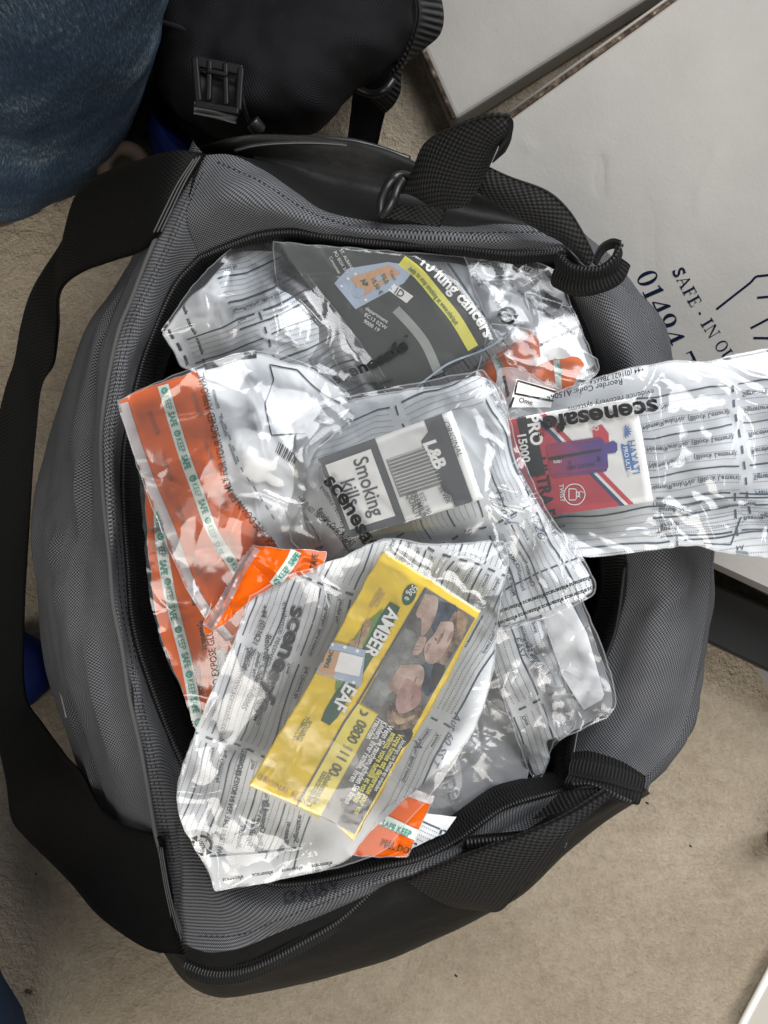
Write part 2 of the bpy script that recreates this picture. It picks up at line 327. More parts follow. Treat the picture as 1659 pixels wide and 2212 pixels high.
# ------------------------------------------------------------------ sheets: bag panels, films, pouches
class Sheet:
    """a soft sheet: outline (four sides in guide pixels), a height function, creases, and things it is draped over"""
    def __init__(s, outline, corners, z, seed=1, amp=.003, scale=70, folds=8, fold_amp=.004, over=(), lift=.0015, warp=6, step=5, ctrl=None, manual=(), edge=0, calm=()):
        o = [tuple(p) for p in outline]; a, b, c, d = corners; n = len(o)
        seg = lambda i, j: [o[k % n] for k in range(i, (j if j > i else j + n) + 1)]
        s.T, s.R_, s.B, s.L_ = [ (list(map(tuple, resample(q, max(4, len(q) * 6)))) if len(q) > 2 else q) for q in (seg(a, b), seg(b, c), seg(c, d), seg(d, a))]
        if warp or len(o) > 5:
            ed = lambda q: [(x + 2.4 * float(facet(np.array(x / 26), np.array(y / 26), seed)), y + 2.4 * float(facet(np.array(x / 26), np.array(y / 26), seed + 1))) for x, y in polyline(q, max(6, len(q) * 2))]
            s.T, s.R_, s.B, s.L_ = [ed(q) for q in (s.T, s.R_, s.B, s.L_)]
        o = [tuple(p) for q in (s.T, s.R_, s.B, s.L_) for p in q[:-1]]; s.out = o; s.z = z; s.seed = seed; s.amp = amp; s.scale = scale
        s.over = over; s.lift = lift; s.warp = warp; s.step = step; s.ctrl = ctrl; s.calm = calm; s.dec = []; s.fl = [(a_, b_, c_, d_, e_ * 1.05, f_ * .5) for a_, b_, c_, d_, e_, f_ in manual]; s.amp *= .27; rnd = random.Random(seed * 77 + 5)
        xs = [p[0] for p in o]; ys = [p[1] for p in o]
        for _ in range(int(folds * 1.5)):
            x, y = rnd.uniform(min(xs), max(xs)), rnd.uniform(min(ys), max(ys)); a_ = rnd.uniform(0, math.pi); l = rnd.uniform(70, 320)
            s.fl.append((x, y, x + l * math.cos(a_), y + l * math.sin(a_), rnd.uniform(4, 12), rnd.choice([1, 1, -.7]) * fold_amp * .42 * rnd.uniform(.25, 1)))
        for (pg, zt) in over:
            ctr = np.mean(np.array(pg), 0)
            for (px, py) in pg:
                for _ in range(2 if len(pg) < 6 else 1):
                    a_ = math.atan2(py - ctr[1], px - ctr[0]) + rnd.uniform(-.6, .6); l = rnd.uniform(60, 190); s.fl.append((px - 12 * math.cos(a_), py - 12 * math.sin(a_), px + l * math.cos(a_), py + l * math.sin(a_), rnd.uniform(4, 9), fold_amp * rnd.uniform(.25, .6)))
    def h(s, x, y):
        x = np.asarray(x, float); y = np.asarray(y, float)
        if s.ctrl:
            wsum = 0; zz = 0
            for (a, b, c) in s.ctrl:
                k = 1 / ((x - a) ** 2 + (y - b) ** 2 + 900) ** 1.2; wsum = wsum + k; zz = zz + k * c
            z = zz / wsum
        else: z = np.full(x.shape, float(s.z))
        S = s.scale; sd = s.seed; wx = x + 22 * gn(x / 90, y / 90, sd + 40); wy = y + 22 * gn(x / 90, y / 90, sd + 41)
        n = gn(wx / (S * 2.2), wy / (S * 2.2), sd) * 1.1 + facet(wx / (S * 1.15), wy / (S * 1.15), sd + 1) * 1.0 + facet(wx / S * 2.1, wy / S * 2.1, sd + 2) * .32 - .3
        quiet = np.ones(x.shape)
        for (cx_, cy_, r_) in s.calm: quiet = quiet * (1 - .9 * np.exp(-(((x - cx_) ** 2 + (y - cy_) ** 2) / r_ ** 2) ** 2))
        z = z + s.amp * (n + .5) * quiet
        for (x0, y0, x1, y1, wd, am) in s.fl:
            xx = x + 16 * gn(x / 75, y / 75, sd + 9); yy = y + 16 * gn(x / 75, y / 75, sd + 8)
            d, t = segdist(xx, yy, (x0, y0), (x1, y1)); z = z + quiet * am * np.exp(-(np.sqrt(d * d + 1.5) - 1.2) / wd) * np.sqrt(np.clip(np.sin(math.pi * np.clip(t, .02, .98)), 0, 1))
        for (pg, zt) in s.over:
            d = polydist(pg, x, y) / 3873.; tent = zt + s.lift - d * .75; k = .0012
            z = np.where(tent - z > 4 * k, tent + (z - s.z) * .0, np.where(z - tent > 4 * k, z, k * np.log(np.exp(np.clip((z - .2) / k, -500, 500) - 60) + np.exp(np.clip((tent - .2) / k, -500, 500) - 60)) + .2 + 60 * k))
            z = z + np.where(d < .0005, s.amp * .28 * (n + .5), 0)
        return z
    def wp(s, p):
        if not s.warp: return p
        x, y = p[..., 0], p[..., 1]; a = s.warp
        return np.stack([x + a * .8 * gn(x / 120, y / 120, s.seed + 60) + a * .5 * facet(x / 90, y / 90, s.seed + 62), y + a * 1.1 * gn(x / 110, y / 110, s.seed + 61) + a * .6 * facet(x / 80, y / 80, s.seed + 63)], -1)
    def put(s, m, tris, off=.0004, warp=True, clip=True, region=None):
        if not isinstance(tris, list): tris = [tris]
        for T in tris:
            if len(T) == 0: continue
            T = subdiv(np.asarray(T, float), 9)
            if warp: T = s.wp(T)
            if clip:
                c = T.mean(1); T = T[inside(s.out, c[:, 0], c[:, 1])]
            if region and len(T): c = T.mean(1); T = T[inside(region, c[:, 0], c[:, 1])]
            if len(T): s.dec.append((m, T, off))
    def puts(s, lst, **k):
        for m, t in lst: s.put(m, t, **k)
    def rim(s, m, wd=4):
        s.put(m, line(s.out + [s.out[0]], wd), off=.0003, warp=False, clip=False)
    def build(s, name, mt, parent=None, thick=0):
        ln = lambda p: np.linalg.norm(np.diff(np.array(p), axis=0), axis=1).sum()
        nu = int(max(ln(s.T), ln(s.B)) / s.step) + 2; nv = int(max(ln(s.L_), ln(s.R_)) / s.step) + 2
        T, B = polyline(s.T, nu), polyline(s.B, nu)[::-1]; Rr, Ll = polyline(s.R_, nv), polyline(s.L_, nv)[::-1]
        u = np.linspace(0, 1, nu)[:, None, None]; v = np.linspace(0, 1, nv)[None, :, None]
        G = (1 - v) * T[:, None] + v * B[:, None] + (1 - u) * Ll[None] + u * Rr[None] - ((1 - u) * (1 - v) * T[0] + u * (1 - v) * T[-1] + (1 - u) * v * B[0] + u * v * B[-1])
        x, y = G[..., 0], G[..., 1]; z = s.h(x, y)
        # slightly ragged, curled rim
        V = P(x, y, z).reshape(-1, 3); f = [tuple(q) for q in gridfaces(nu, nv)[:, ::-1]]; mi = [0] * len(f); verts = [V]; nb = len(V)
        if thick:
            ring = [(i, 0) for i in range(nu)] + [(nu - 1, j) for j in range(1, nv)] + [(i, nv - 1) for i in range(nu - 2, -1, -1)] + [(0, j) for j in range(nv - 2, 0, -1)]
            ids = [i * nv + j for i, j in ring]; W = V[ids].copy(); cen = W.mean(0); W[:, 2] -= thick
            verts.append(W); m = len(ids)
            for k in range(m): f.append((ids[k], ids[(k + 1) % m], nb + (k + 1) % m, nb + k)); mi.append(0)
            f.append(tuple(range(nb, nb + m))); mi.append(0); nb += m
        mats = [mt]
        for k, (m, T3, off) in enumerate(s.dec):
            if m not in mats: mats.append(m)
            p = T3.reshape(-1, 2); zz = s.h(p[:, 0], p[:, 1]) + off + .00003 * (k % 12); Q = P(p[:, 0], p[:, 1], zz)
            # keep every printed face turned up
            q = Q.reshape(-1, 3, 3); cr = np.cross(q[:, 1] - q[:, 0], q[:, 2] - q[:, 0])[:, 2]; q[cr < 0] = q[cr < 0][:, ::-1]
            verts.append(q.reshape(-1, 3)); i = np.arange(len(p)).reshape(-1, 3) + nb; f += [tuple(r) for r in i]; mi += [mats.index(m)] * len(i); nb += len(p)
        return newmesh(name, np.vstack(verts), f, mats, parent, mi)

# ------------------------------------------------------------------ setting
def carpet():
    n = 420; a = np.linspace(-.95, .95, n); X, Y = np.meshgrid(a, a, indexing='ij')
    Z = .0022 * gn(X * 160, Y * 160, 3) + .0016 * gn(X * 320, Y * 320, 4) + .003 * gn(X * 14, Y * 14, 5) - .003
    far = 6.0
    V = np.stack([X, Y, Z], -1).reshape(-1, 3); f = gridfaces(n, n)
    o = newmesh('carpet_floor', V, f, CAR); o['kind'] = 'structure'
    v = [(-far, -far, -.012), (far, -far, -.012), (far, far, -.012), (-far, far, -.012)]
    o2 = newmesh('floor', v, [(0, 1, 2, 3)], CAR); o2['kind'] = 'structure'
carpet()

# ------------------------------------------------------------------ duffel bag
duf = thing('duffel_bag', 'open grey and black duffel bag crammed with clear evidence bags', 'duffel bag')
NS = [100, 90, 110, 130]
def closed(top, right, bottom, left):
    return np.vstack([resample(p, n + 1)[:-1] for p, n in zip((top, right, bottom, left), NS)])
def zz(pts, z):   # fill missing heights from the last given one
    out = []; 
    for p in pts:
        if len(p) == 3: z = p[2]
        out.append((p[0], p[1], z))
    return out
c0 = closed(zz([(431, 556, .24), (510, 523, .25), (570, 505, .255), (640, 500, .26), (700, 510), (800, 522, .262), (900, 528), (1000, 535), (1100, 547, .26), (1215, 545, .255)], .24),
            zz([(1215, 545, .255), (1225, 620, .235), (1280, 760, .22), (1320, 1000, .21), (1350, 1225), (1330, 1350), (1255, 1540, .215), (1232, 1640, .225), (1235, 1703, .24)], .24),
            zz([(1235, 1703, .24), (1130, 1730, .25), (1080, 1750), (1030, 1785, .255), (980, 1820), (905, 1855, .258), (830, 1872), (725, 1895), (650, 1907, .255), (575, 1905, .25), (500, 1860, .24), (450, 1760, .235)], .24),
            zz([(450, 1760, .235), (376, 1609, .23), (345, 1533), (305, 1421), (284, 1330, .228), (277, 1229), (269, 1127), (266, 1026), (272, 939), (298, 820), (325, 736, .23), (376, 620, .235), (431, 556, .24)], .24))
c1 = closed(zz([(405, 460, .262), (480, 428, .276), (560, 438, .277), (640, 466, .274), (720, 490, .272), (820, 503), (920, 510), (1010, 514), (1110, 517), (1225, 528, .26)], .26),
            zz([(1225, 528, .26), (1300, 640, .245), (1365, 780, .24), (1410, 1000, .235), (1440, 1225, .23), (1425, 1370), (1375, 1540, .235), (1320, 1640, .24), (1290, 1690, .245)], .24),
            zz([(1290, 1690, .245), (1180, 1725, .255), (1100, 1760, .262), (1040, 1808, .266), (980, 1845), (905, 1880, .268), (830, 1900), (725, 1932), (640, 1958, .266), (560, 1965, .262), (480, 1940, .256), (400, 1850, .25)], .24),
            zz([(400, 1850, .25), (340, 1640), (310, 1533), (275, 1421), (255, 1320), (247, 1229), (243, 1127), (243, 1026), (246, 939), (268, 800), (292, 720), (340, 600, .255), (405, 460, .262)], .25))
c2 = closed(zz([(440, 335, .255), (500, 335, .262), (570, 368), (640, 415, .265), (700, 455), (800, 478), (900, 486), (1000, 490), (1100, 484), (1235, 500, .255)], .26),
            zz([(1235, 500, .255), (1326, 597, .235), (1400, 690, .225), (1445, 830, .22), (1520, 1050, .21), (1535, 1220, .205), (1515, 1400), (1470, 1590, .215), (1380, 1690, .23)], .24),
            zz([(1380, 1690, .23), (1230, 1735, .25), (1150, 1785, .255), (1060, 1830, .26), (960, 1870), (850, 1903), (800, 1930), (700, 1975), (600, 2015, .256), (520, 2048), (450, 2057, .25), (398, 2040, .245)], .24),
            zz([(398, 2040, .245), (365, 1930), (345, 1835, .25), (335, 1795), (315, 1680), (300, 1600), (279, 1508), (264, 1406), (244, 1305), (236, 1203), (223, 1076), (218, 949), (228, 848), (254, 721), (284, 645), (335, 518, .255), (400, 400), (440, 335, .255)], .25))
c3 = closed(zz([(432, 332, .21), (500, 318, .235), (560, 304), (650, 298), (740, 302), (800, 314), (880, 342, .23), (960, 380, .22), (1060, 430, .21), (1240, 510, .19)], .2),
            zz([(1240, 510, .19), (1330, 600, .19), (1402, 688, .17), (1438, 810, .16), (1512, 1050, .15), (1528, 1220), (1508, 1400), (1462, 1590, .16), (1385, 1692, .17)], .2),
            zz([(1385, 1692, .17), (1290, 1760, .18), (1210, 1830, .185), (1120, 1920), (1040, 1965), (950, 2010), (830, 2063, .18), (700, 2103, .17), (560, 2133, .16), (470, 2140), (400, 2100), (345, 2010)], .2),
            zz([(345, 2010, .16), (300, 1890, .14), (230, 1790, .13), (185, 1700, .12), (150, 1600), (120, 1500), (95, 1400), (80, 1300), (78, 1200), (85, 1100), (100, 1000), (125, 900), (160, 800), (200, 700), (260, 610), (330, 500, .14), (370, 440, .16), (432, 332, .21)], .12))
W0, W1, W2, W3 = [P(c[:, 0], c[:, 1], c[:, 2]) for c in (c0, c1, c2, c3)]
def inset(Wc, k, z): q = Wc.copy(); cen = np.array([0.0, 0.0, 0]); q[:, :2] = cen[:2] + (q[:, :2] - cen[:2]) * k; q[:, 2] = z; return q
kk = np.concatenate([np.full(NS[0], .95), np.full(NS[1], .86), np.full(NS[2], .95), np.full(NS[3], .97)]); kk = np.convolve(np.concatenate([kk[-15:], kk, kk[:15]]), np.ones(31) / 31, 'valid')
W4 = W3.copy(); W4[:, :2] *= kk[:, None]; W4[:, 2] = .03; W5 = W4.copy(); W5[:, :2] *= .95; W5[:, 2] = .004
def cr_rows(rows, sub, extra=True):
    q = [2 * rows[0] - rows[1]] + list(rows) + [2 * rows[-1] - rows[-2]]; out = []
    for i in range(1, len(q) - 2):
        for t in np.linspace(0, 1, sub, endpoint=False):
            a, b, c, d = q[i - 1], q[i], q[i + 1], q[i + 2]
            out.append(.5 * (2 * b + (-a + c) * t + (2 * a - 5 * b + 4 * c - d) * t * t + (-a + 3 * b - 3 * c + d) * t ** 3))
    out.append(rows[-1]); return np.stack(out, 1)
TOT = len(W0)
def uvs(V, closed_=True):
    du = np.linalg.norm(np.diff(V[:, V.shape[1] // 2], axis=0), axis=1); u = np.concatenate([[0], np.cumsum(du)])
    v = np.concatenate([np.zeros((len(V), 1)), np.cumsum(np.linalg.norm(np.diff(V, axis=1), axis=2), 1)], 1)
    return np.stack([np.repeat(u[:, None], V.shape[1], 1), v], -1)
def cloth_loft(name, rows, i0, i1, mt, parent, sub=10, amp=.002, seed=1, sx=9, sy=4.5, offs=0, pin=True, folds=()):
    V = cr_rows([r for r in rows], sub); idx = np.arange(i0, i1 + 1) % TOT; V = V[idx]
    uv = uvs(V); n = normals_grid(V); n *= np.sign(n[..., 2:].mean())
    u, v = uv[..., 0], uv[..., 1]
    d = amp * (gn(u * sx, v * sx * sy, seed) + .5 * gn(u * sx * 2.7, v * sx * sy * 1.6, seed + 1) + .30 * facet(u * sx * 1.6, v * sx * 2.4, seed + 2) + .10 * facet(u * sx * 4, v * sx * 4, seed + 3))
    for (fu, fv, lu, lv, wd, am) in folds:
        dd, t = segdist(u, v, (fu, fv), (fu + lu, fv + lv)); d = d + am * np.exp(-(dd / wd) ** 2) * np.sin(math.pi * np.clip(t, 0, 1)) ** .5
    if pin: e = np.minimum(1, np.minimum(np.arange(V.shape[1]), np.arange(V.shape[1])[::-1]) / 4.0); d = d * e[None]
    V = V + n * (d + offs)[..., None]
    o = newmesh(name, V.reshape(-1, 3), gridfaces(V.shape[0], V.shape[1])[:, ::-1], mt, parent, uv=uv.reshape(-1, 2)); return o
rn = random.Random(4)
fd = [(rn.uniform(0, 1.9), rn.uniform(0, .05), rn.uniform(-.03, .05), rn.uniform(.02, .06), rn.uniform(.004, .01), rn.uniform(-.003, .003)) for _ in range(46)]
cloth_loft('top_panel', [W0, W1, W2], 0, TOT, GREY, duf, sub=14, amp=.006, seed=11, sx=11, sy=1.2, folds=fd)
S0, S1, S2, S3 = 0, NS[0], NS[0] + NS[1], NS[0] + NS[1] + NS[2]
W23 = .5 * (W2 + W3); W23[:, 2] += .018; W23[NS[0]:NS[0] + NS[1], 2] -= .012
W23t = W23.copy(); W23t[S0:S1, 2] -= .030
cloth_loft('pocket_panel', [W2, W23t, W3, W4, W5], S0, S1, TARP, duf, sub=9, amp=.004, seed=21, sx=8, sy=1)
fr = [(rn.uniform(0, .5), rn.uniform(0, .05), rn.uniform(.05, .2), rn.uniform(-.02, .04), rn.uniform(.004, .009), rn.uniform(-.006, .005)) for _ in range(16)]
cloth_loft('end_panel', [W2, W23, W3, W4, W5], S1, S2, GREY, duf, sub=9, amp=.0065, seed=23, folds=fr)
cloth_loft('side_panel', [W2, W23t, W3, W4, W5], S2, S3, TARP, duf, sub=9, amp=.002, seed=25, sx=8, sy=1)
fl = [(rn.uniform(.05, .5), rn.uniform(.01, .10), rn.uniform(.10, .22), rn.uniform(-.015, .03), rn.uniform(.003, .008), rn.uniform(-.007, .005)) for _ in range(26)]
cloth_loft('end_panel', [W2, W23, W3, W4, W5], S3, TOT, GREY, duf, sub=9, amp=.010, seed=27, sx=5, sy=2.4, folds=fl)
def drape(name, tris, target, off, mt, parent):
    me = target.data; v = np.empty(len(me.vertices) * 3); me.vertices.foreach_get('co', v); v = v.reshape(-1, 3); sc_ = F / (HC - v[:, 2]); gx, gy = CX + v[:, 0] * sc_, CY - v[:, 1] * sc_
    T = subdiv(np.concatenate(tris), 7).reshape(-1, 2); z = np.empty(len(T))
    for i in range(0, len(T), 400):
        d = (T[i:i + 400, 0, None] - gx) ** 2 + (T[i:i + 400, 1, None] - gy) ** 2; n_ = np.argpartition(d, 6, 1)[:, :6]; wd = 1 / (np.take_along_axis(d, n_, 1) + 1); z[i:i + 400] = (wd * v[n_, 2]).sum(1) / wd.sum(1)
    q = P(T[:, 0], T[:, 1], z + off).reshape(-1, 3, 3); cr = np.cross(q[:, 1] - q[:, 0], q[:, 2] - q[:, 0])[:, 2]; q[cr < 0] = q[cr < 0][:, ::-1]
    return newmesh(name, q.reshape(-1, 3), np.arange(len(T)).reshape(-1, 3).tolist(), mt, parent)
top_p = [o for o in duf.children if o.name.startswith('top_panel')][0]; THREAD = mat('dark_thread', (.012, .012, .013), .8, .2)
hw = text('DAISY', 612, 1958, 44, -14, -.008, shear=.15, spacing=1.12)
hw = np.stack([hw[..., 0] + 7 * gn(hw[..., 0] / 19, hw[..., 1] / 17, 3), hw[..., 1] + 9 * gn(hw[..., 0] / 21, hw[..., 1] / 19, 4)], -1)
drape('handwriting', [hw, line([(618, 1950), (640, 1925), (668, 1948), (700, 1920)], 2, smooth=True)], top_p, .0006, mat('faded_marker', (.038, .038, .045), .8, .2), duf)
lcl = [(428, 372), (385, 470), (352, 545), (300, 650), (270, 722), (245, 848), (236, 949), (240, 1076), (253, 1203), (262, 1305), (281, 1406), (296, 1508), (315, 1600), (331, 1680), (352, 1790), (366, 1860)]
drape('stitching', [line(lcl, 2.0, dash=6, smooth=True), line([(x + 10, y) for x, y in lcl], 2.0, dash=6, smooth=True)], top_p, .0006, THREAD, duf)
drape('stitching', [line([(430, 2022), (520, 2020), (600, 1988), (700, 1950), (800, 1908), (850, 1886)], 1.8, dash=6, smooth=True)], top_p, .0006, THREAD, duf)
drape('stitching', [line([(470, 350), (560, 390), (640, 440), (700, 470), (800, 492), (1000, 502), (1180, 500)], 1.8, dash=6, smooth=True)], top_p, .0006, THREAD, duf)
# inner face of the mouth: zip tape, ribbed binding, lining
cen = np.array([800., 1130.])
def inward(c, px, dz):
    q = c.copy(); t = np.roll(c[:, :2], -1, 0) - np.roll(c[:, :2], 1, 0); t /= np.linalg.norm(t, axis=1, keepdims=True); nn = np.stack([-t[:, 1], t[:, 0]], 1)
    s = np.sign(((cen - c[:, :2]) * nn).sum(1))[:, None]; d = nn * s; k = 21
    d = np.stack([np.convolve(np.concatenate([d[-k:, j], d[:, j], d[:k, j]]), np.ones(2 * k + 1) / (2 * k + 1), 'valid') for j in (0, 1)], 1); d /= np.linalg.norm(d, axis=1, keepdims=True)
    q[:, :2] += d * px; q[:, 2] += dz; return q
def PW(c): return P(c[:, 0], c[:, 1], c[:, 2])
t1 = inward(c0, 14, -.002); t2 = inward(c0, 30, -.012); t3 = inward(c0, 52, -.022); l1 = inward(c0, 62, -.05); l2 = inward(c0, 80, -.13)
cloth_loft('zipper_tape', [PW(inward(c0, -5, .0018)), PW(inward(c0, 5, .0012)), PW(t1)], 0, TOT, RIB, duf, sub=4, amp=.0003, seed=31, pin=False)
cloth_loft('mouth_binding', [PW(t1), PW(t2), PW(t3)], 0, TOT, RIB, duf, sub=6, amp=.002, seed=33, sx=14, pin=True)
cloth_loft('lining', [PW(t3), PW(l1), PW(l2)], 0, TOT, LIN, duf, sub=5, amp=.004, seed=35, pin=True)
fl2 = inward(c0, 80, -.13); fv = PW(fl2); m_ = len(fv)
newmesh('lining', np.vstack([fv, [[0, 0, .06]]]), [(i, (i + 1) % m_, m_) for i in range(m_)], LIN, duf)
def teeth(name, pts, mt, parent, pitch=.0017, w_=.0032, r=.0007, world=False):
    p = np.array(pts, float); p = p if world else P(p[:, 0], p[:, 1], p[:, 2])
    s = np.concatenate([[0], np.cumsum(np.linalg.norm(np.diff(p, axis=0), axis=1))]); k = np.arange(0, s[-1], pitch)
    q = np.stack([np.interp(k, s, p[:, j]) for j in range(3)], 1); t = np.gradient(q, axis=0); t /= np.linalg.norm(t, axis=1, keepdims=True)
    sd = np.cross(t, [0, 0, 1.]); sd /= np.linalg.norm(sd, axis=1, keepdims=True); up = np.cross(sd, t)
    # each tooth: a small arched bar across the tape
    prof = [(-w_ / 2, 0), (-w_ / 4, r * 1.8), (w_ / 4, r * 1.8), (w_ / 2, 0)]; V = []; Fc = []
    for i in range(len(q)):
        b = len(V)
        for (a, h) in prof:
            for e in (-r, 0, r):
                V.append(q[i] + sd[i] * a + up[i] * (h + (r if e == 0 else 0)) + t[i] * e)
        for g in range(3):
            for e in range(2): Fc.append((b + g * 3 + e, b + g * 3 + 3 + e, b + g * 3 + 4 + e, b + g * 3 + 1 + e))
    return newmesh(name, V, Fc, mt, parent)
ct = c0.copy(); ct[:, 2] += .0045
teeth('zipper_teeth', np.vstack([ct[S2:], ct[:S1]]), TEETH, duf)
# piping
pl = c2[S3 - 4:S3 + NS[3]].copy(); pl[:, 2] += .003; tube('piping', pl[6:-4], .0014, PIPE, duf)
pl = inward(c2, 16, .008)[S3:S3 + NS[3] - 6]
tube('piping', [(500, 318, .243), (560, 306, .244), (650, 300, .244), (740, 304, .244), (800, 316, .243), (885, 344, .238)], .0022, BLK, duf, n=60)
tube('piping', [(505, 326, .246), (560, 313, .247), (650, 308, .247), (740, 312, .247), (800, 324, .246), (885, 352, .24)], .0014, BLK, duf, n=60)
tube('piping', [(102, 1372, .145), (112, 1420, .147), (124, 1470, .15), (140, 1535, .153), (143, 1550, .153)], .0006, REFL, duf, n=30)
# lower pocket zip
lz = resample([(400, 2085, .232), (450, 2103, .236), (510, 2102, .24), (575, 2080, .245), (650, 2040, .247), (725, 1995, .249), (780, 1948, .252), (822, 1908, .254)], 80)
tz = inward(lz, 0, 0) if False else lz
def ribbon(name, A, B, mt, parent, n=60, m=10, thick=.0018, bow=0, wav=.0):
    a = resample(A, n); b = resample(B, n); a = P(a[:, 0], a[:, 1], a[:, 2]); b = P(b[:, 0], b[:, 1], b[:, 2]); t = np.linspace(0, 1, m)[None, :, None]
    V = a[:, None] * (1 - t) + b[:, None] * t; nn = normals_grid(V); nn *= np.sign(nn[..., 2].mean()) or 1
    uv = uvs(V); V = V + nn * (bow * np.sin(math.pi * t) + (wav * gn(uv[..., 0] * 25, uv[..., 1] * 18, 7))[..., None])
    lo = V - nn * thick; nv = n * m; f = [tuple(q) for q in gridfaces(n, m)] + [tuple(q[::-1]) for q in gridfaces(n, m, nv)]
    ring = [i * m for i in range(n)] + [(n - 1) * m + j for j in range(1, m)] + [i * m + m - 1 for i in range(n - 2, -1, -1)] + [j for j in range(m - 2, 0, -1)]
    for k in range(len(ring)): p, q = ring[k], ring[(k + 1) % len(ring)]; f.append((p, q, q + nv, p + nv))
    return newmesh(name, np.vstack([V.reshape(-1, 3), lo.reshape(-1, 3)]), f, mt, parent, uv=np.vstack([uv.reshape(-1, 2)] * 2))
ribbon('zipper_tape', [(a, b - 17, c + .004) for a, b, c in lz[::8]], [(a, b + 22, c + .002) for a, b, c in lz[::8]], RIB, duf, thick=.001)
teeth('zipper_teeth', [(a, b, c + .0058) for a, b, c in lz], TEETH, duf, .0019, .0042, .0007)
# second short zip under the lower handle
ribbon('zipper_tape', [(1000, 1808, .268), (1080, 1800, .268), (1160, 1796, .266), (1225, 1812, .262)], [(1000, 1838, .266), (1080, 1834, .266), (1160, 1828, .264), (1218, 1842, .26)], RIB, duf, thick=.001)
teeth('zipper_teeth', resample([(1010, 1822, .2695), (1080, 1816, .2695), (1160, 1812, .2675), (1222, 1826, .2635)], 40), TEETH, duf, .0021, .005, .0008)
# zip ends standing out at the two corners
def zip_tab(A, B, C_, tt, extra):
    ribbon('zipper_tab', A, B, RIB, duf, 40, 8, .0022, .001); ribbon('zipper_tab', B, C_, RIB, duf, 40, 8, .0025, .004)
    teeth('zipper_teeth', resample(tt, 60), TEETH, duf, .0021, .003, .0008)
zip_tab([(1200, 548, .262), (1240, 578, .268), (1290, 582, .274), (1325, 560, .278), (1340, 528, .278)], [(1200, 575, .255), (1240, 598, .26), (1290, 600, .266), (1330, 582, .27), (1343, 558, .27)],
        [(1195, 620, .246), (1240, 640, .252), (1290, 636, .256), (1335, 615, .256), (1352, 580, .256)], [(1212, 556, .268), (1240, 577, .272), (1290, 581, .277), (1322, 562, .281), (1341, 530, .281)], 0)
ribbon('zipper_tab', [(1285, 566, .272), (1300, 535, .274), (1322, 522, .276), (1340, 526, .279)], [(1290, 575, .255), (1305, 548, .255), (1322, 538, .256), (1336, 540, .258)], LIN, duf, 24, 6)
zip_tab([(1235, 1640, .25), (1260, 1640, .254), (1310, 1650, .258), (1360, 1665, .26), (1394, 1682, .26)], [(1228, 1672, .254), (1260, 1680, .258), (1310, 1690, .262), (1352, 1702, .262), (1388, 1712, .262)],
        [(1220, 1700, .252), (1255, 1705, .256), (1300, 1722, .258), (1335, 1732, .258), (1372, 1738, .258)], [(1240, 1694, .262), (1275, 1694, .266), (1310, 1708, .268), (1340, 1722, .268), (1364, 1732, .266)], 0)
ribbon('zipper_tab', [(1235, 1625, .232), (1270, 1622, .24), (1310, 1632, .246), (1350, 1648, .25), (1394, 1676, .255)], [(1235, 1650, .246), (1260, 1650, .252), (1310, 1658, .256), (1360, 1672, .258), (1392, 1690, .258)], RIB, duf, 30, 6)
tube('cord', [(1350, 1222, .216), (1332, 1350, .216), (1300, 1440, .218), (1256, 1545, .222), (1236, 1640, .23)], .0013, BLK, duf, n=50)
# handles
ribbon('handle', [(862, 398, .276), (888, 372, .284), (920, 306, .305), (995, 270, .325), (1060, 252, .335), (1100, 252, .335)], [(880, 414, .274), (935, 447, .282), (1000, 447, .288), (1036, 405, .296), (1062, 350, .306), (1085, 296, .322)], WEB, duf, 70, 14, .0022, .004, .001)
ribbon('handle', [(1100, 252, .335), (1109, 262, .332), (1106, 290, .326), (1085, 328, .32)], [(1090, 285, .33), (1088, 300, .325), (1078, 318, .32), (1062, 352, .314)], LIN, duf, 24, 6, .0022)
ribbon('handle', [(1040, 352, .290), (1100, 382, .294), (1180, 413, .296), (1228, 455, .292), (1262, 510, .286), (1286, 560, .276)], [(985, 395, .282), (1040, 422, .284), (1110, 466, .284), (1170, 502, .282), (1220, 530, .280), (1262, 572, .272)], WEB, duf, 70, 14, .0022, .003, .001)
ribbon('handle', [(835, 438, .270), (880, 441, .272), (965, 448, .274)], [(822, 472, .270), (880, 478, .271), (950, 492, .271)], WEB, duf, 30, 10, .003)
ribbon('handle', [(878, 1903, .268), (955, 1868, .276), (1080, 1823, .288), (1180, 1783, .292), (1250, 1748, .286), (1312, 1708, .272)], [(1030, 1967, .235), (1080, 1968, .25), (1125, 1920, .270), (1195, 1862, .282), (1236, 1800, .284), (1300, 1716, .268)], WEB, duf, 80, 16, .0022, .004, .001)
ribbon('handle', [(1210, 1712, .268), (1250, 1705, .272), (1300, 1702, .268)], [(1150, 1768, .268), (1210, 1755, .272), (1290, 1716, .268)], WEB, duf, 24, 8, .002)
# buckle bar of the upper handle
tube('buckle', [(824, 465, .276), (826, 430, .279), (838, 402, .281), (852, 384, .283), (868, 378, .281), (884, 382, .278)], .0027, BLK, duf, n=30)
tube('buckle', [(824, 465, .276), (838, 452, .280), (850, 430, .283), (860, 404, .283), (872, 386, .283)], .0026, BLK, duf, n=30)
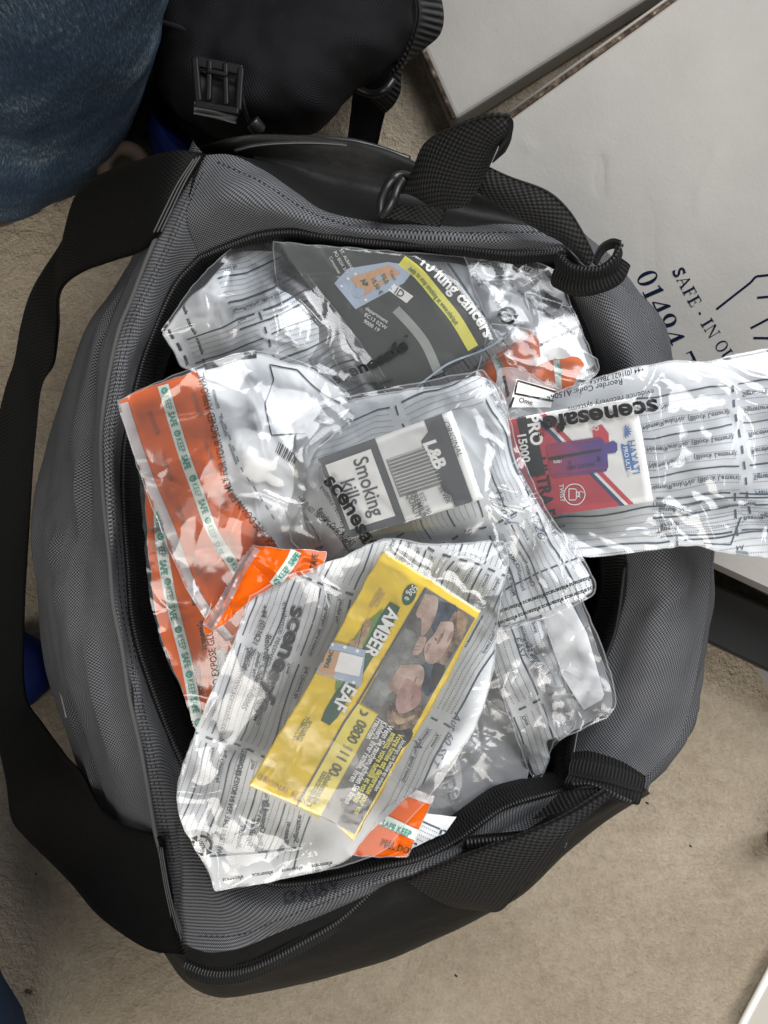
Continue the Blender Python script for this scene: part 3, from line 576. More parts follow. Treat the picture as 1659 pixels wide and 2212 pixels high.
# shoulder strap
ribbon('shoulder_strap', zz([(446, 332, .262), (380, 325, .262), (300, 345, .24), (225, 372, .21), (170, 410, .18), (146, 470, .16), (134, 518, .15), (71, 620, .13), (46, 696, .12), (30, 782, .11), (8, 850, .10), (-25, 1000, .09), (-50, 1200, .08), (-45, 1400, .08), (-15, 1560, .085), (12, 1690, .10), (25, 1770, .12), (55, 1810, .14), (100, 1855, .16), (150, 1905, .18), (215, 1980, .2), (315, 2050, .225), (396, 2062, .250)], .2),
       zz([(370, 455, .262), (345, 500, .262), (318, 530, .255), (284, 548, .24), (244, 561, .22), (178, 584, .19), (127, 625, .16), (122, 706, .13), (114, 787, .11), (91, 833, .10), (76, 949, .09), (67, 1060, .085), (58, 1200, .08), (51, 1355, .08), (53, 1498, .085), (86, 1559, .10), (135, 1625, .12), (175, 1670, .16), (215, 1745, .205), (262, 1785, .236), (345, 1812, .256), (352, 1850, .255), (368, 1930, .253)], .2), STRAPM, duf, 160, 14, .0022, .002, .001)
for k in range(3):
    tube('strap_stitching', [(432 - k * 7, 338 + k * 3, .2665), (400 - k * 8, 392 + k * 2, .2665), (372 - k * 8, 450 + k, .2665), (348 - k * 8, 500 + k, .2665)], .0005, PIPE, duf, n=30, seg=5)
    tube('strap_stitching', [(350 - k * 4, 1830, .2585 - k * .001), (366 - k * 4, 1925, .2565 - k * .001), (392 - k * 5, 2032, .2515 - k * .001)], .0005, mat('dark_thread', (.03, .03, .03)), duf, n=30, seg=5)

# ------------------------------------------------------------------ things around the bag
def pillow(name, outline, rings, mt, parent=None, n=160, seed=1, amp=.003, cen=None, top=None):
    o = resample(list(outline) + [outline[0]], n + 1)[:-1]; c = np.array(cen) if cen else o.mean(0); rows = []
    for (k, z) in rings:
        q = c + (o - c) * k; rows.append(P(q[:, 0], q[:, 1], np.full(n, z)))
    V = cr_rows(rows, 8); V = np.concatenate([V, V[:1]], 0); uv = uvs(V); nn = normals_grid(V); nn *= np.sign(nn[:, -3:, 2].mean())
    x, y = V[..., 0], V[..., 1]; z_ = V[..., 2]
    d = amp * (gn(x * 22 + z_ * 9, y * 22, seed) + .6 * gn(x * 60, y * 60 + z_ * 20, seed + 1)); V = V + nn * d[..., None]
    V[-1] = V[0]
    f = [tuple(q) for q in gridfaces(V.shape[0], V.shape[1])]; f.append(tuple(i * V.shape[1] + V.shape[1] - 1 for i in range(n)))
    return newmesh(name, V.reshape(-1, 3), f, mt, parent, uv=uv.reshape(-1, 2))
bp = thing('backpack', 'black fabric backpack with buckle lying behind the duffel bag', 'backpack')
pillow('body', [(300, -160), (310, 60), (345, 190), (430, 275), (500, 300), (600, 303), (670, 290), (722, 255), (768, 195), (830, 150), (884, 105), (905, 20), (890, -160), (600, -220)],
       [(.93, .004), (1.0, .05), (1.0, .11), (.93, .155), (.78, .185), (.5, .2), (.2, .205), (.04, .206)], PACKF, bp, 220, 5, .006)
# seams and lower pocket flap
tube('seam', [(712, -20, .193), (690, 40, .192), (660, 110, .187), (632, 176, .173), (600, 240, .150)], .0016, BLK, bp, n=40)
tube('seam', [(345, 46, .183), (420, 72, .19), (500, 115, .190), (560, 150, .184), (628, 178, .174)], .0018, BLK, bp, n=50)
tube('seam', [(628, 178, .175), (660, 200, .162), (720, 185, .158), (790, 165, .14)], .0014, BLK, bp, n=30)
BKM = mat('matte_black_buckle', (.003, .003, .003), .45, .2)
bk = ribbon('buckle', [(418, 150, .205), (422, 185, .206), (426, 224, .204)], [(518, 170, .200), (518, 195, .201), (516, 240, .198)], BKM, bp, 16, 8, .006)
def bar(name, A, B, wd, z, th=.004, par=None):
    t = np.array(B, float) - A; t /= np.linalg.norm(t); n_ = np.array([-t[1], t[0]]) * wd / 2; A, B = np.array(A, float), np.array(B, float)
    return prism(name, [tuple(A - n_), tuple(A + n_), tuple(B + n_), tuple(B - n_)], z - th, z, BKM, par or bk, .0012)
for A, B, wd in (((420, 122), (428, 218), 16), ((520, 144), (514, 238), 15), ((452, 128), (450, 216), 13), ((486, 134), (488, 226), 13)): bar('prong', A, B, wd, .2125)
bar('socket', (414, 128), (524, 150), 22, .2115); bar('socket', (420, 222), (516, 240), 16, .2140); bar('socket', (446, 150), (492, 160), 10, .2140)
ribbon('webbing_strap', [(420, 218, .214), (470, 226, .214), (516, 234, .212)], [(418, 246, .212), (465, 256, .212), (510, 268, .21)], weave('ribbed_dark_webbing', (.001, .001, .001), (.035, .035, .035), .05, .0032, .6, 1, .001, .3, 0), bp, 20, 10, .002)
tube('cord', [(520, 190, .205), (530, 240, .195), (545, 275, .17), (560, 290, .15), (590, 300, .13)], .0012, BLK, bp, n=30)
tube('cord_lock', [(545, 262, .187), (553, 272, .185), (560, 280, .182)], .005, BLK, bp, n=8)
ribbon('shoulder_strap', zz([(938, -60, .16), (958, 20, .15), (952, 72, .14), (917, 106, .13), (880, 137, .12), (867, 163, .11), (865, 199, .1), (850, 228, .09), (831, 246, .08)], .1),
       zz([(890, -60, .17), (905, 20, .16), (897, 72, .15), (886, 106, .14), (872, 137, .13), (850, 160, .12), (835, 185, .11), (815, 205, .1), (800, 215, .09)], .1), weave('black_ribbed_strap', (.003, .003, .003), (.03, .03, .03), .0045, .05, .6, 1, .0012, .3, 0), bp, 60, 8, .003)
ribbon('hip_strap', zz([(770, 150, .10), (768, 190, .08), (758, 240, .05), (748, 320, .025)], .1), zz([(860, 130, .09), (850, 200, .07), (832, 246, .05), (812, 330, .025)], .1), PACKF, bp, 30, 8, .006)
tube('cord', [(768, 190, .115), (800, 202, .115), (830, 195, .12), (850, 170, .12)], .003, BLK, bp, n=20)

jean = thing('person', 'person standing beside the duffel bag in worn blue jeans', 'person')
def leg(name, rings, mt, parent, seed=3, n=120):
    rows = []
    for (cx, cy, z, r) in rings:
        a = np.linspace(0, 2 * math.pi, n, endpoint=False); q = P(np.array([cx]), np.array([cy]), np.array([z]))[0]
        rows.append(np.stack([q[0] + r * np.cos(a), q[1] + r * np.sin(a), np.full(n, z)], 1))
    V = cr_rows(rows, 14); V = np.concatenate([V, V[:1]], 0); uv = uvs(V); nn = normals_grid(V); c = V[:, :, :2] - V.mean(0)[None, :, :2]
    nn *= np.sign((nn[..., :2] * c).sum(-1).mean()); x, y, z_ = V[..., 0], V[..., 1], V[..., 2]
    a = np.arctan2(c[..., 1], c[..., 0]); ca, sa = np.cos(a), np.sin(a)
    V = V + nn * (.006 * (gn(ca * 2 + z_ * 3, sa * 2 + z_ * 9, seed) + .5 * gn(ca * 4 + 3, sa * 4 + z_ * 26, seed + 1)))[..., None]; V[-1] = V[0]
    f = [tuple(q) for q in gridfaces(V.shape[0], V.shape[1])]; f.append(tuple(i * V.shape[1] + V.shape[1] - 1 for i in range(n)))
    return newmesh(name, V.reshape(-1, 3), f, mt, parent, uv=uv.reshape(-1, 2))
lg = leg('trouser_leg', [(-6, 172, .045, .104), (-5, 170, .06, .1045), (14, 120, .12, .101), (46, 4, .20, .092), (-25, -190, .32, .094), (-140, -430, .42, .09), (-300, -700, .50, .08)], DEN, jean)
a = np.radians(np.linspace(-200, 60, 60)); cw = P(np.array([-20.]), np.array([172.]), np.array([.06]))[0]
tube('hem_stitching', np.stack([cw[0] + .1048 * np.cos(a), cw[1] + .1048 * np.sin(a) - .002, np.full(60, .0625)], 1), .0007, STITCH, lg, world=True)
pillow('shoe', [(-200, 120), (-80, 60), (60, 110), (130, 250), (110, 380), (50, 470), (-40, 492), (-150, 440)], [(.95, .001), (1, .012), (.97, .03), (.85, .045), (.5, .055), (.1, .056)], BLK, jean, 80, 3, .001)
pillow('body', [(-160, 100), (-80, 60), (40, 90), (80, 180), (30, 260), (-80, 280), (-150, 210)], [(1, .05), (1, .08), (1, .2), (.8, .26), (.2, .28)], DARKD, jean, 60, 3, .001)
ph = thing('person', 'person behind the camera, only the edge of a dark navy trouser leg showing', 'person')
leg('trouser_leg', [(-306, 2296, .04, .13), (-308, 2300, .06, .13), (-390, 2480, .2, .12), (-700, 3000, .4, .12)], DARKD, ph, 8, 60)

# cloth lump and ring near the trouser leg
tag(pillow('fabric_bundle', [(318, 225), (352, 248), (392, 280), (440, 325), (460, 360), (360, 380), (330, 330), (310, 270)], [(1, .002), (1, .04), (.9, .08), (.6, .1), (.2, .105)], BLUE, None, 60, 4, .002),
    'bright blue cloth bundle wedged between the backpack and the duffel strap', 'cloth')
tag(pillow('fabric_bundle', [(30, 1360), (62, 1370), (95, 1395), (112, 1440), (112, 1480), (90, 1505), (58, 1528), (20, 1520), (0, 1440)], [(1, .002), (1, .012), (.9, .024), (.6, .032), (.2, .034)], BLUE, None, 60, 6, .002),
    'dark blue cloth bundle on carpet beside the long shoulder strap', 'cloth')
tag(tube('rubber_ring', [(268 + 42 * math.cos(t), 366 + 46 * math.sin(t), .12) for t in np.linspace(.4, 6.0, 40)], .0055, CAMO, None), 'brown mottled ring lying in shade behind the duffel strap', 'ring')
tag(pillow('dark_garment', [(255, 200), (330, 160), (372, 260), (378, 330), (330, 380), (250, 395), (225, 330)], [(1, .002), (1, .03), (.9, .06), (.6, .075), (.2, .08)], mat('dark_olive_cloth', (.012, .013, .010), .8, .2), None, 60, 9, .003),
    'dark olive garment crumpled on carpet beside the jeans hem', 'garment')

# cartons
def flat_sheet(outline, z, cor=(0, 1, 2, 3), **k): return Sheet(outline, cor, z, amp=k.pop('amp', .0006), scale=160, folds=0, warp=0, step=12, **{a: b for a, b in k.items() if a != 'smooth_off'})
c1_ = thing('storage_carton', 'large white cardboard carton printed with a phone number and house outline', 'carton')
q1 = [(1105, 250), (2200, -540), (2350, 1590), (1520, 1203), (1160, 480), (1040, 395)]
prism('body', q1, .062, .1185, CARD, c1_)
s = flat_sheet(q1, .119, seed=3, amp=.0009, smooth_off=True); s.fl = [(1290, 330, 1300, 420, 8, -.002), (1120, 300, 1160, 330, 5, .001), (1550, 300, 1500, 480, 14, .0012), (1400, 430, 1410, 640, 18, -.0012)]
# bold high-contrast numerals
def serif(ch, x, y, h, ang):
    c, d = math.cos(R(ang)), math.sin(R(ang)); W_ = lambda u, v: (x + u * h * c + v * h * d, y + u * h * d - v * h * c); out = []
    def pg(p): out.append(poly([W_(*q) for q in p]))
    def st(p, wd): out.append(line([W_(*q) for q in p], wd * h))
    def ring(cx, cy, rx, ry, ix, iy):
        t = np.linspace(0, 2 * math.pi, 40); o = [W_(cx + rx * math.cos(k), cy + ry * math.sin(k)) for k in t]; i = [W_(cx + ix * math.cos(k), cy + iy * math.sin(k)) for k in t]
        o, i = np.array(o), np.array(i); out.append(np.concatenate([np.stack([o[:-1], o[1:], i[1:]], 1), np.stack([o[:-1], i[1:], i[:-1]], 1)]))
    if ch == '0' or ch == 'O': ring(.33, .5, .33, .51, .15, .46) if ch == '0' else ring(.4, .5, .4, .51, .26, .46); return out, (.74 if ch == '0' else .86)
    if ch == '1': pg([(.2, .03), (.4, .03), (.4, 1), (.33, 1), (.2, .9)]); st([(.05, .03), (.55, .03)], .05); st([(.05, .84), (.36, .97)], .05); return out, .62
    if ch == '4': pg([(.4, .03), (.58, .03), (.58, 1), (.52, 1), (.4, .85)]); st([(.0, .28), (.72, .28)], .06); st([(.02, .28), (.5, .97)], .05); st([(.25, .03), (.7, .03)], .05); return out, .78
    if ch == '9': ring(.32, .68, .32, .33, .14, .29); pg([(.5, .7), (.64, .7), (.60, .4), (.48, .15), (.25, -.01), (.12, .0), (.3, .08), (.44, .3)]); out.append(ellipse(*W_(.12, .1), .09 * h, .1 * h)); return out, .74
    if ch == '7': st([(.02, .95), (.62, .95)], .12); pg([(.5, .98), (.64, .98), (.38, .0), (.2, .0), (.3, .4)]); st([(.04, .72), (.04, .99)], .05); return out, .72
    if ch == 'S': out.append(text('S', *W_(0, 0), h * 1.38, ang, .015)); st([(.58, .72), (.58, .99)], .05); st([(.02, .0), (.02, .27)], .05); return out, .76
    if ch == 'A': st([(.02, .03), (.4, 1)], .05); pg([(.3, 1), (.44, 1), (.8, 0), (.62, 0)]); st([(.16, .36), (.62, .36)], .05); st([(-.06, .02), (.18, .02)], .05); st([(.52, .02), (.9, .02)], .05); return out, .92
    if ch in 'FE':
        pg([(.12, .0), (.3, .0), (.3, 1), (.12, 1)]); st([(.02, .97), (.62, .97)], .06); st([(.3, .5), (.52, .5)], .05); st([(.62, .75), (.62, 1)], .04); st([(.52, .38), (.52, .62)], .04); st([(.02, .03), (.66 if ch == 'E' else .42, .03)], .06)
        if ch == 'E': st([(.66, .0), (.66, .27)], .04)
        return out, .76
    if ch == 'I': pg([(.12, 0), (.3, 0), (.3, 1), (.12, 1)]); st([(0, .97), (.42, .97)], .06); st([(0, .03), (.42, .03)], .06); return out, .48
    if ch == 'N': st([(.15, 0), (.15, 1)], .05); st([(.8, 0), (.8, 1)], .05); pg([(.08, 1), (.28, 1), (.84, 0), (.74, 0)]); st([(0, .03), (.3, .03)], .05); st([(.66, .97), (.95, .97)], .05); return out, 1.0
    if ch == 'U': pg([(.1, 1), (.27, 1), (.27, .3), (.33, .12), (.45, .06), (.45, 0), (.25, .02), (.12, .15), (.1, .3)]); st([(.45, .03), (.6, .06), (.72, .2), (.72, 1)], .055); st([(0, .97), (.4, .97)], .05); st([(.6, .97), (.85, .97)], .05); return out, .92
    if ch == 'R': pg([(.12, 0), (.3, 0), (.3, 1), (.12, 1)]); ring(.38, .74, .28, .26, .13, .21); pg([(.35, .5), (.55, .5), (.85, 0), (.62, 0)]); st([(0, .03), (.42, .03)], .05); return out, .88
    if ch == '-': st([(.06, .38), (.3, .38)], .12); return out, .42
    return out, .4
def serif_line(sh, m, txt, x, y, h, ang, a1=0, track=.06):
    for i, ch in enumerate(txt):
        o, adv = serif(ch, x, y, h, ang)
        if o: sh.put(m, o, warp=False)
        x += (adv + track) * h * math.cos(R(ang)); y += (adv + track) * h * math.sin(R(ang)); ang += a1
serif_line(s, NAVY, '01494 77', 1373, 596, 44, 67, -.5, .07)
serif_line(s, NAVY, 'SAFE - IN OUR', 1452, 586, 27, 63, -.6, .05)
for p, wd in (([(1548, 668), (1622, 610), (1633, 597), (1720, 588)], 5), ([(1636, 643), (1720, 636)], 5), ([(1622, 709), (1700, 668)], 5), ([(1628, 730), (1720, 731)], 5)): s.put(NAVY, line(p, wd), warp=False)
s.build('printed_face', CARD, c1_)
e = [(1105, 250), (2200, -540)]
prism('corrugated_edge', [(1095, 246), (2190, -546), (2203, -533), (1107, 253)], .1120, .1215, KRAFT, c1_, .0006)
tube('flap_edge', [(1097, 244, .1215), (1480, -30, .1215), (1800, -262, .1215)], .0011, CARD, c1_)
tube('flap_edge', [(1103, 253, .1205), (1480, -18, .1205), (1800, -250, .1205)], .0008, CARD, c1_)
c2_ = thing('storage_carton', 'plain pale grey carton with a brown edge standing behind the printed carton', 'carton')
q2 = [(983, 258), (850, -40), (1300, -400), (1560, -105)]
prism('body', q2, .002, .034, CARD, c2_, .004)
tube('flap_edge', [(980, 256, .032), (938, 162, .032), (850, -36, .032)], .0022, KRAFT, c2_)
blk = thing('equipment_case', 'low black case on the carpet under the printed carton', 'case')
prism('body', [(1500, 1372), (1500, 1240), (2100, 1500), (2100, 1660)], .001, .055, mat('black_case_plastic', (.006, .006, .006), .6, .3), blk, .003)
prism('lid', [(1400, 1148), (1400, 1100), (2100, 1420), (2100, 1526)], .0555, .0612, mat('black_case_lid', (.012, .012, .012), .5, .3), blk, .002)
tag(prism('paper_sheet', [(1633, 1440), (1800, 1500), (1800, 1780), (1680, 1530)], .0005, .0025, CARD, None, .0004), 'corner of a pale sheet showing from under the black case', 'paper')
pn = thing('radiator_panel', 'white rounded rail and grey panel standing on the carpet edge', 'panel')
tube('rail', [(1586, 2246, .012), (1608, 2204, .012), (1635, 2153, .012), (1690, 2050, .012)], .0034, WHITEP, pn)
prism('panel', [(1602, 2232), (1640, 2160), (1760, 1935), (1760, 2400), (1560, 2380)], .001, .008, GREYP, pn, .002)
tag(pillow('castor_wheel', [(1655, 1800), (1664, 1792), (1690, 1800), (1700, 1825), (1685, 1845), (1662, 1838)], [(1, .002), (1, .02), (.9, .03), (.3, .035)], BLK, None, 40, 2, .0005), 'small black castor at the edge of the carpet below the case', 'castor')
# specks on the carpet
for i, (x, y, r, m) in enumerate([(62, 2142, .004, KRAFT), (985, 2108, .002, BLK), (1398, 1735, .002, BLK), (1492, 1828, .0018, BLK), (78, 1888, .0014, BLK)]):
    tag(tube('lint_speck', [(x - r * 900, y - 2, .003), (x, y, .0045), (x + r * 900, y + 1, .003)], r * .45, m, None, n=6, seg=6), ['brown leaf crumb on the carpet in front of the shoulder strap', 'dark speck on bare carpet below the side panel', 'dark speck on carpet just beyond the lower zip end', 'dark speck on carpet, the farther one from the lower zip end', 'tiny dark speck on carpet beside the lower strap bend'][i], 'speck')

# ------------------------------------------------------------------ contents: goods and evidence bags
GR = 'clear evidence bags piled in the duffel'
def bag(label): return thing('evidence_bag', label, 'evidence bag', GR)
def logo(sh, x, y, ang, size, mir=False, sub=True, second=None, d1=.62):
    """the printed maker's mark with its small lines"""
    c, d = math.cos(R(ang)), math.sin(R(ang)); U = lambda u, v: (x + u * size * c + v * size * d, y + u * size * d - v * size * c)
    sh.put(BINK, text('scenesafe', *U(0, 0), size, ang, .03, mir, sx=1.24))
    sh.put(BINK, text('TM', *U(4.75, .62 if not mir else -.62), size * .2, ang, .02, mir))
    if sub:
        k = -1 if not mir else 1; sh.put(BINK, text('evidence recovery systems', *U(0.02, .40 * k), size * .34, ang, .003, mir))
        sh.put(BINK, text('Reorder Code: A15065', *U(.75, .88 * k), size * .36, ang, .012, mir, .15)); sh.put(BINK, text('+44 (0)1621 786654  www.scenesafe.co.uk', *U(-.5, 1.28 * k), size * .36, ang, .012, mir, .15))
def safestrip(sh, pts, wd=22, size=19):
    sh.put(TAPEW, line(pts, wd, smooth=True), off=.0004, warp=False)
    p = resample(pts, 80); 
    q = np.concatenate([[0], np.cumsum(np.linalg.norm(np.diff(p, axis=0), axis=1))]); n = int(q[-1] // (size * 4.9)); 
    for k in range(n + 1):
        s0 = k * size * 4.9 + 4; m = (q >= s0)
        if m.sum() < 6: break
        pp = p[m]; t = pp[1] - pp[0]; t /= np.linalg.norm(t); nrm = np.array([t[1], -t[0]])
        b = pp - nrm * size * .33; 
        sh.put(TEAL, ellipse(*(pp[0] + t * size * .3), size * .36, size * .36), off=.0008, warp=False); sh.put(TAPEW, arc(*(pp[0] + t * size * .3), size * .2, 60, 300, 1.6), off=.0011, warp=False)
        sh.put(TEAL, textpath('KEEP', b + t * size * .8, size * .92, .0, sx=.8), off=.0008, warp=False); sh.put(TEAL, textpath('SAFE', b + t * size * 2.75, size * .92, .035, sx=.8), off=.0008, warp=False)
def recycle(sh, x, y, r, ang=0):
    for k in range(2):
        a = ang + 180 * k; sh.put(BINK, arc(x, y, r, a + 20, a + 150, r * .32)); ca, sa = math.cos(R(a + 155)), math.sin(R(a + 155)); px, py = x + r * ca, y + r * sa; tx, ty = -sa, ca
        sh.put(BINK, poly([(px + ca * r * .42, py + sa * r * .42), (px - ca * r * .42, py - sa * r * .42), (px + tx * r * .6, py + ty * r * .6)]))
    sh.put(BINK, [text('100%', x, y - r * .15, r * .55, ang, .03, center=True), text('RECYCLE', x, y + r * .3, r * .24, ang, .02, center=True)])

# --- low filler bags deep in the duffel
fills = [([(420, 560), (820, 520), (860, 1000), (400, 1000)], .208, 'crumpled plain evidence bag low in the pile under the striped one'), ([(820, 520), (1250, 580), (1330, 1050), (860, 1050)], .205, 'crumpled plain evidence bag low in the pile below the vape bag'),
         ([(300, 960), (820, 960), (860, 1500), (420, 1560)], .203, 'crumpled plain evidence bag low in the pile under the orange flaps'), ([(800, 1000), (1240, 1000), (1180, 1380), (820, 1480)], .202, 'crumpled plain evidence bag low in the pile below the cigarette bag'),
         ([(430, 1500), (1010, 1440), (1060, 1750), (520, 1860)], .200, 'crumpled plain evidence bag lowest under the yellow pouch')]
for i, (o, z, lb) in enumerate(fills):
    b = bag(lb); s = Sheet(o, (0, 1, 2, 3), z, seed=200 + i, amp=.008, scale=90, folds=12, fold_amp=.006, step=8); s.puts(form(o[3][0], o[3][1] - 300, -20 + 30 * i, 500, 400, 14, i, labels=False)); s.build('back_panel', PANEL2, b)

# --- striped bag at upper left
b1 = bag('crumpled striped form bag at the upper end beside the dark pouch')
o1 = [(548, 508), (580, 520), (640, 588), (700, 655), (760, 735), (850, 850), (740, 870), (620, 850), (500, 830), (425, 800), (392, 790), (368, 745), (352, 722), (400, 655), (455, 605), (500, 550)]
s = Sheet(o1, (0, 5, 9, 12), .247, seed=31, amp=.0055, scale=75, folds=10, fold_amp=.006, warp=10, ctrl=[(560, 510, .235), (360, 720, .243), (600, 700, .262), (850, 850, .252), (480, 650, .252)], manual=[(590, 590, 640, 760, 9, .008), (585, 590, 690, 640, 7, .006), (585, 590, 520, 540, 8, .005)])
s.puts(form(405, 735, -22, 330, 330, 13, 5)); s.puts(form(430, 500, -22, 330, 230, 13, 6))
for k in range(5): s.put(BINK, poly([(366 + k * 16, 722 + k * 30 - 10), (371 + k * 16, 720 + k * 30 - 10), (380 + k * 16, 740 + k * 30 - 10), (374 + k * 16, 742 + k * 30 - 10)]))
for k in range(4): s.put(BINK, text('scenesafe', 388 + k * 17, 640 + k * 46, 10.5, 68, .03))
s.rim(EDGE, 3); s.build('back_panel', PANEL, b1)
s = Sheet([(545, 500), (600, 520), (700, 640), (860, 850), (620, 860), (420, 810), (350, 715), (430, 600)], (0, 3, 5, 6), .262, seed=33, amp=.006, scale=85, folds=16, fold_amp=.006, ctrl=[(550, 505, .245), (355, 720, .252), (600, 700, .272), (850, 850, .262)], manual=[(585, 600, 600, 760, 9, .009), (560, 570, 700, 700, 7, .006)])
s.rim(EDGE, 2); s.build('front_film', FILM, b1)

# --- dark pouch bag
po = thing('tobacco_pouch', 'dark olive rolling tobacco pouch with tax stamp and yellow warning stripe', 'tobacco pouch')
o2 = [(600, 524), (740, 536), (900, 552), (985, 610), (1045, 690), (1062, 735), (960, 800), (850, 862), (740, 725), (660, 610)]
s = Sheet(o2, (0, 2, 5, 7), .262, seed=41, amp=.003, scale=110, folds=5, fold_amp=.003, warp=0)
s.put(BLK2, poly([(880, 545), (905, 548), (985, 610), (1045, 690), (1060, 735), (1030, 750), (975, 665), (935, 612)]), .0003)
s.put(YSTR, line([(868, 562), (905, 592), (945, 640), (985, 690), (1022, 752)], 25, smooth=True), .0006)
s.put(LGREEN, textpath('help to stop smoking at www.nhs/quit', [(882, 583), (905, 602), (940, 645), (975, 690), (1012, 748)], 15.5, .012, sx=.66), .0012)
s.put(WT, textpath('10 lung cancers', [(903, 566), (938, 598), (985, 645), (1024, 690), (1058, 750)], 36, .03, sx=.98), .0012)
s.put(STAMP, poly([(722, 612), (752, 580), (838, 566), (900, 575), (872, 612), (768, 668)]), .0005)
s.put(PEACH, poly([(756, 600), (840, 572), (866, 590), (784, 640)]), .0008); s.put(STAMP, [ellipse(775, 632, 13, 10, -30), ellipse(820, 600, 9, 6, -30)], .001)
s.put(LGREEN, [text('10,50 €', 800, 602, 13, 60, .01), text('50,0', 822, 594, 13, 60, .02), text('Tabak', 840, 586, 10, 60), text('AP', 778, 606, 15, 55, .03)], .0012)
for (x, y) in ((738, 618), (752, 602), (768, 592), (790, 648)): s.put(WT, ellipse(x, y, 3.2, 3.2), .0012)
s.put(WT, poly([(838, 626), (852, 612), (893, 640), (878, 655)]), .0005); s.put(BLK2, text('ID', 850, 632, 22, 33, .01), .0012)
s.put(WT, [text('Includes cigarette papers', 660, 628, 15.5, 54, .0), text('department', 788, 668, 12, 33), text('EC13 0ZW', 786, 682, 12, 33), text('9000 19', 784, 696, 12, 33)], .0009)
s.put(WT, [text('PO BOX 377', 720, 545, 10, 60), text('Consumer', 710, 556, 10, 60), text('ST. ALBANS', 733, 540, 10, 60)], .0009)
s.put(GLUE, line([(855, 668), (890, 705), (920, 745), (948, 808)], 20, smooth=True), .0005)
s.build('body', DKP, po, thick=.008)
b2 = bag('clear bag holding the dark olive pouch with yellow stripe')
of = [(590, 522), (800, 540), (1000, 556), (1120, 580), (1165, 630), (1170, 690), (1120, 745), (1040, 790), (960, 850), (890, 905), (800, 900), (730, 870), (660, 760), (600, 620)]
s = Sheet(of, (0, 4, 9, 11), .256, calm=[(770, 825, 60), (850, 790, 60), (1000, 680, 60)], seed=43, amp=.0055, scale=80, folds=18, fold_amp=.005, over=[(o2, .264)], manual=[(800, 740, 900, 870, 8, .006), (870, 660, 830, 800, 9, .006), (930, 780, 860, 860, 7, .004), (700, 640, 820, 860, 8, .004)])
logo(s, 724, 835, -27, 38, sub=False); s.put(BINK, textpath('evidence recovery systems', [(740, 828), (790, 834), (850, 822)], 14.5, .0, sx=.9))
s.put(BINK, [textpath('Reorder Code: A15065', [(781, 862), (830, 860), (890, 845)], 15.5, .012, shear=.15), textpath('+44 (0)1621 786654  www.scenesafe.co.uk', [(745, 866), (800, 880), (860, 872), (932, 832)], 14.5, .012, shear=.15, sx=.8)])
recycle(s, 1099, 684, 17, 20); s.put(INKL, line([(860, 866), (960, 790), (1045, 752), (1128, 700)], 4, smooth=True))
s.dec = [(m, t, o + .0012) for m, t, o in s.dec]; s.rim(EDGE, 2.5); s.build('front_film', FILM, b2)
s = Sheet([(900, 560), (1010, 575), (1120, 640), (1150, 700), (1080, 760), (960, 830), (900, 880), (840, 860)], (0, 2, 5, 7), .2535, seed=45, amp=.003, folds=4); s.puts(form(960, 560, 54, 260, 200, 11, 9, labels=False))
for i, w3 in enumerate(('8', '10', '12')): s.put(INK, [text(w3, 1000 + i * 14, 570 + i * 16, 18, 60, .02), text(w3, 1060 + i * 10, 640 + i * 9, 18, 60, .02)])
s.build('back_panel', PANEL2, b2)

# --- bags at the upper right end
b3 = bag('clear bag with small diagonal repeated wording under the upper zip end')
s = Sheet([(1010, 548), (1120, 560), (1195, 582), (1228, 655), (1260, 730), (1284, 790), (1200, 830), (1130, 820), (1090, 740), (1050, 660)], (0, 2, 5, 7), .243, seed=51, amp=.004, scale=60, folds=8, fold_amp=.004, ctrl=[(1010, 548, .25), (1195, 582, .236), (1284, 790, .238), (1100, 800, .248)])
s.put(WT, poly([(1165, 700), (1215, 680), (1232, 705), (1275, 800), (1200, 826), (1150, 780)]), .0002); s.put(BLK2, poly([(1176, 630), (1212, 648), (1204, 668), (1172, 650)]), .0005)
for j in range(3):
    for k in range(5): s.put(BINK, text('scenesafe', 1028 + j * 52 + k * 44, 562 + k * 34 - j * 4, 11.5, 38 + j * 6, .03))
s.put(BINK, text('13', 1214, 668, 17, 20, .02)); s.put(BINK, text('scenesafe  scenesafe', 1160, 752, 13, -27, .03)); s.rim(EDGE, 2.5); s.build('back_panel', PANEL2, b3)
s = Sheet([(1000, 545), (1120, 555), (1205, 585), (1235, 660), (1292, 800), (1200, 840), (1120, 830), (1040, 660)], (0, 2, 4, 6), .255, seed=53, amp=.005, folds=12, ctrl=[(1010, 548, .258), (1195, 582, .246), (1284, 790, .25), (1100, 800, .258)]); s.rim(EDGE, 2.5); s.build('front_film', FILM, b3)
b4 = bag('bag with orange sealing tape tucked above the vape box bag')
s = Sheet([(1060, 745), (1130, 700), (1165, 740), (1160, 790), (1140, 830), (1090, 870), (1030, 830)], (0, 1, 4, 6), .250, seed=55, amp=.003, folds=4, warp=3); s.put(TAPEW, line([(1062, 765), (1078, 800), (1086, 850)], 12), .0005); s.put(TEAL, text('SAFE', 1068, 772, 13, 65, .02), .001); s.put(BINK, textpath('CLOSE PEEL', [(1124, 722), (1142, 760), (1152, 795)], 15, .0), .0008); s.build('seal_tape', ORG, b4)
s = Sheet([(1120, 812), (1180, 782), (1246, 772), (1262, 790), (1238, 832), (1180, 858), (1115, 850)], (0, 3, 4, 6), .256, seed=56, amp=.003, folds=4, warp=3); s.put(TAPEW, line([(1202, 778), (1208, 840)], 14), .0005); s.put(TEAL, text('SAFE', 1204, 786, 13, 80, .02), .001); s.build('seal_tape', ORG, b4)
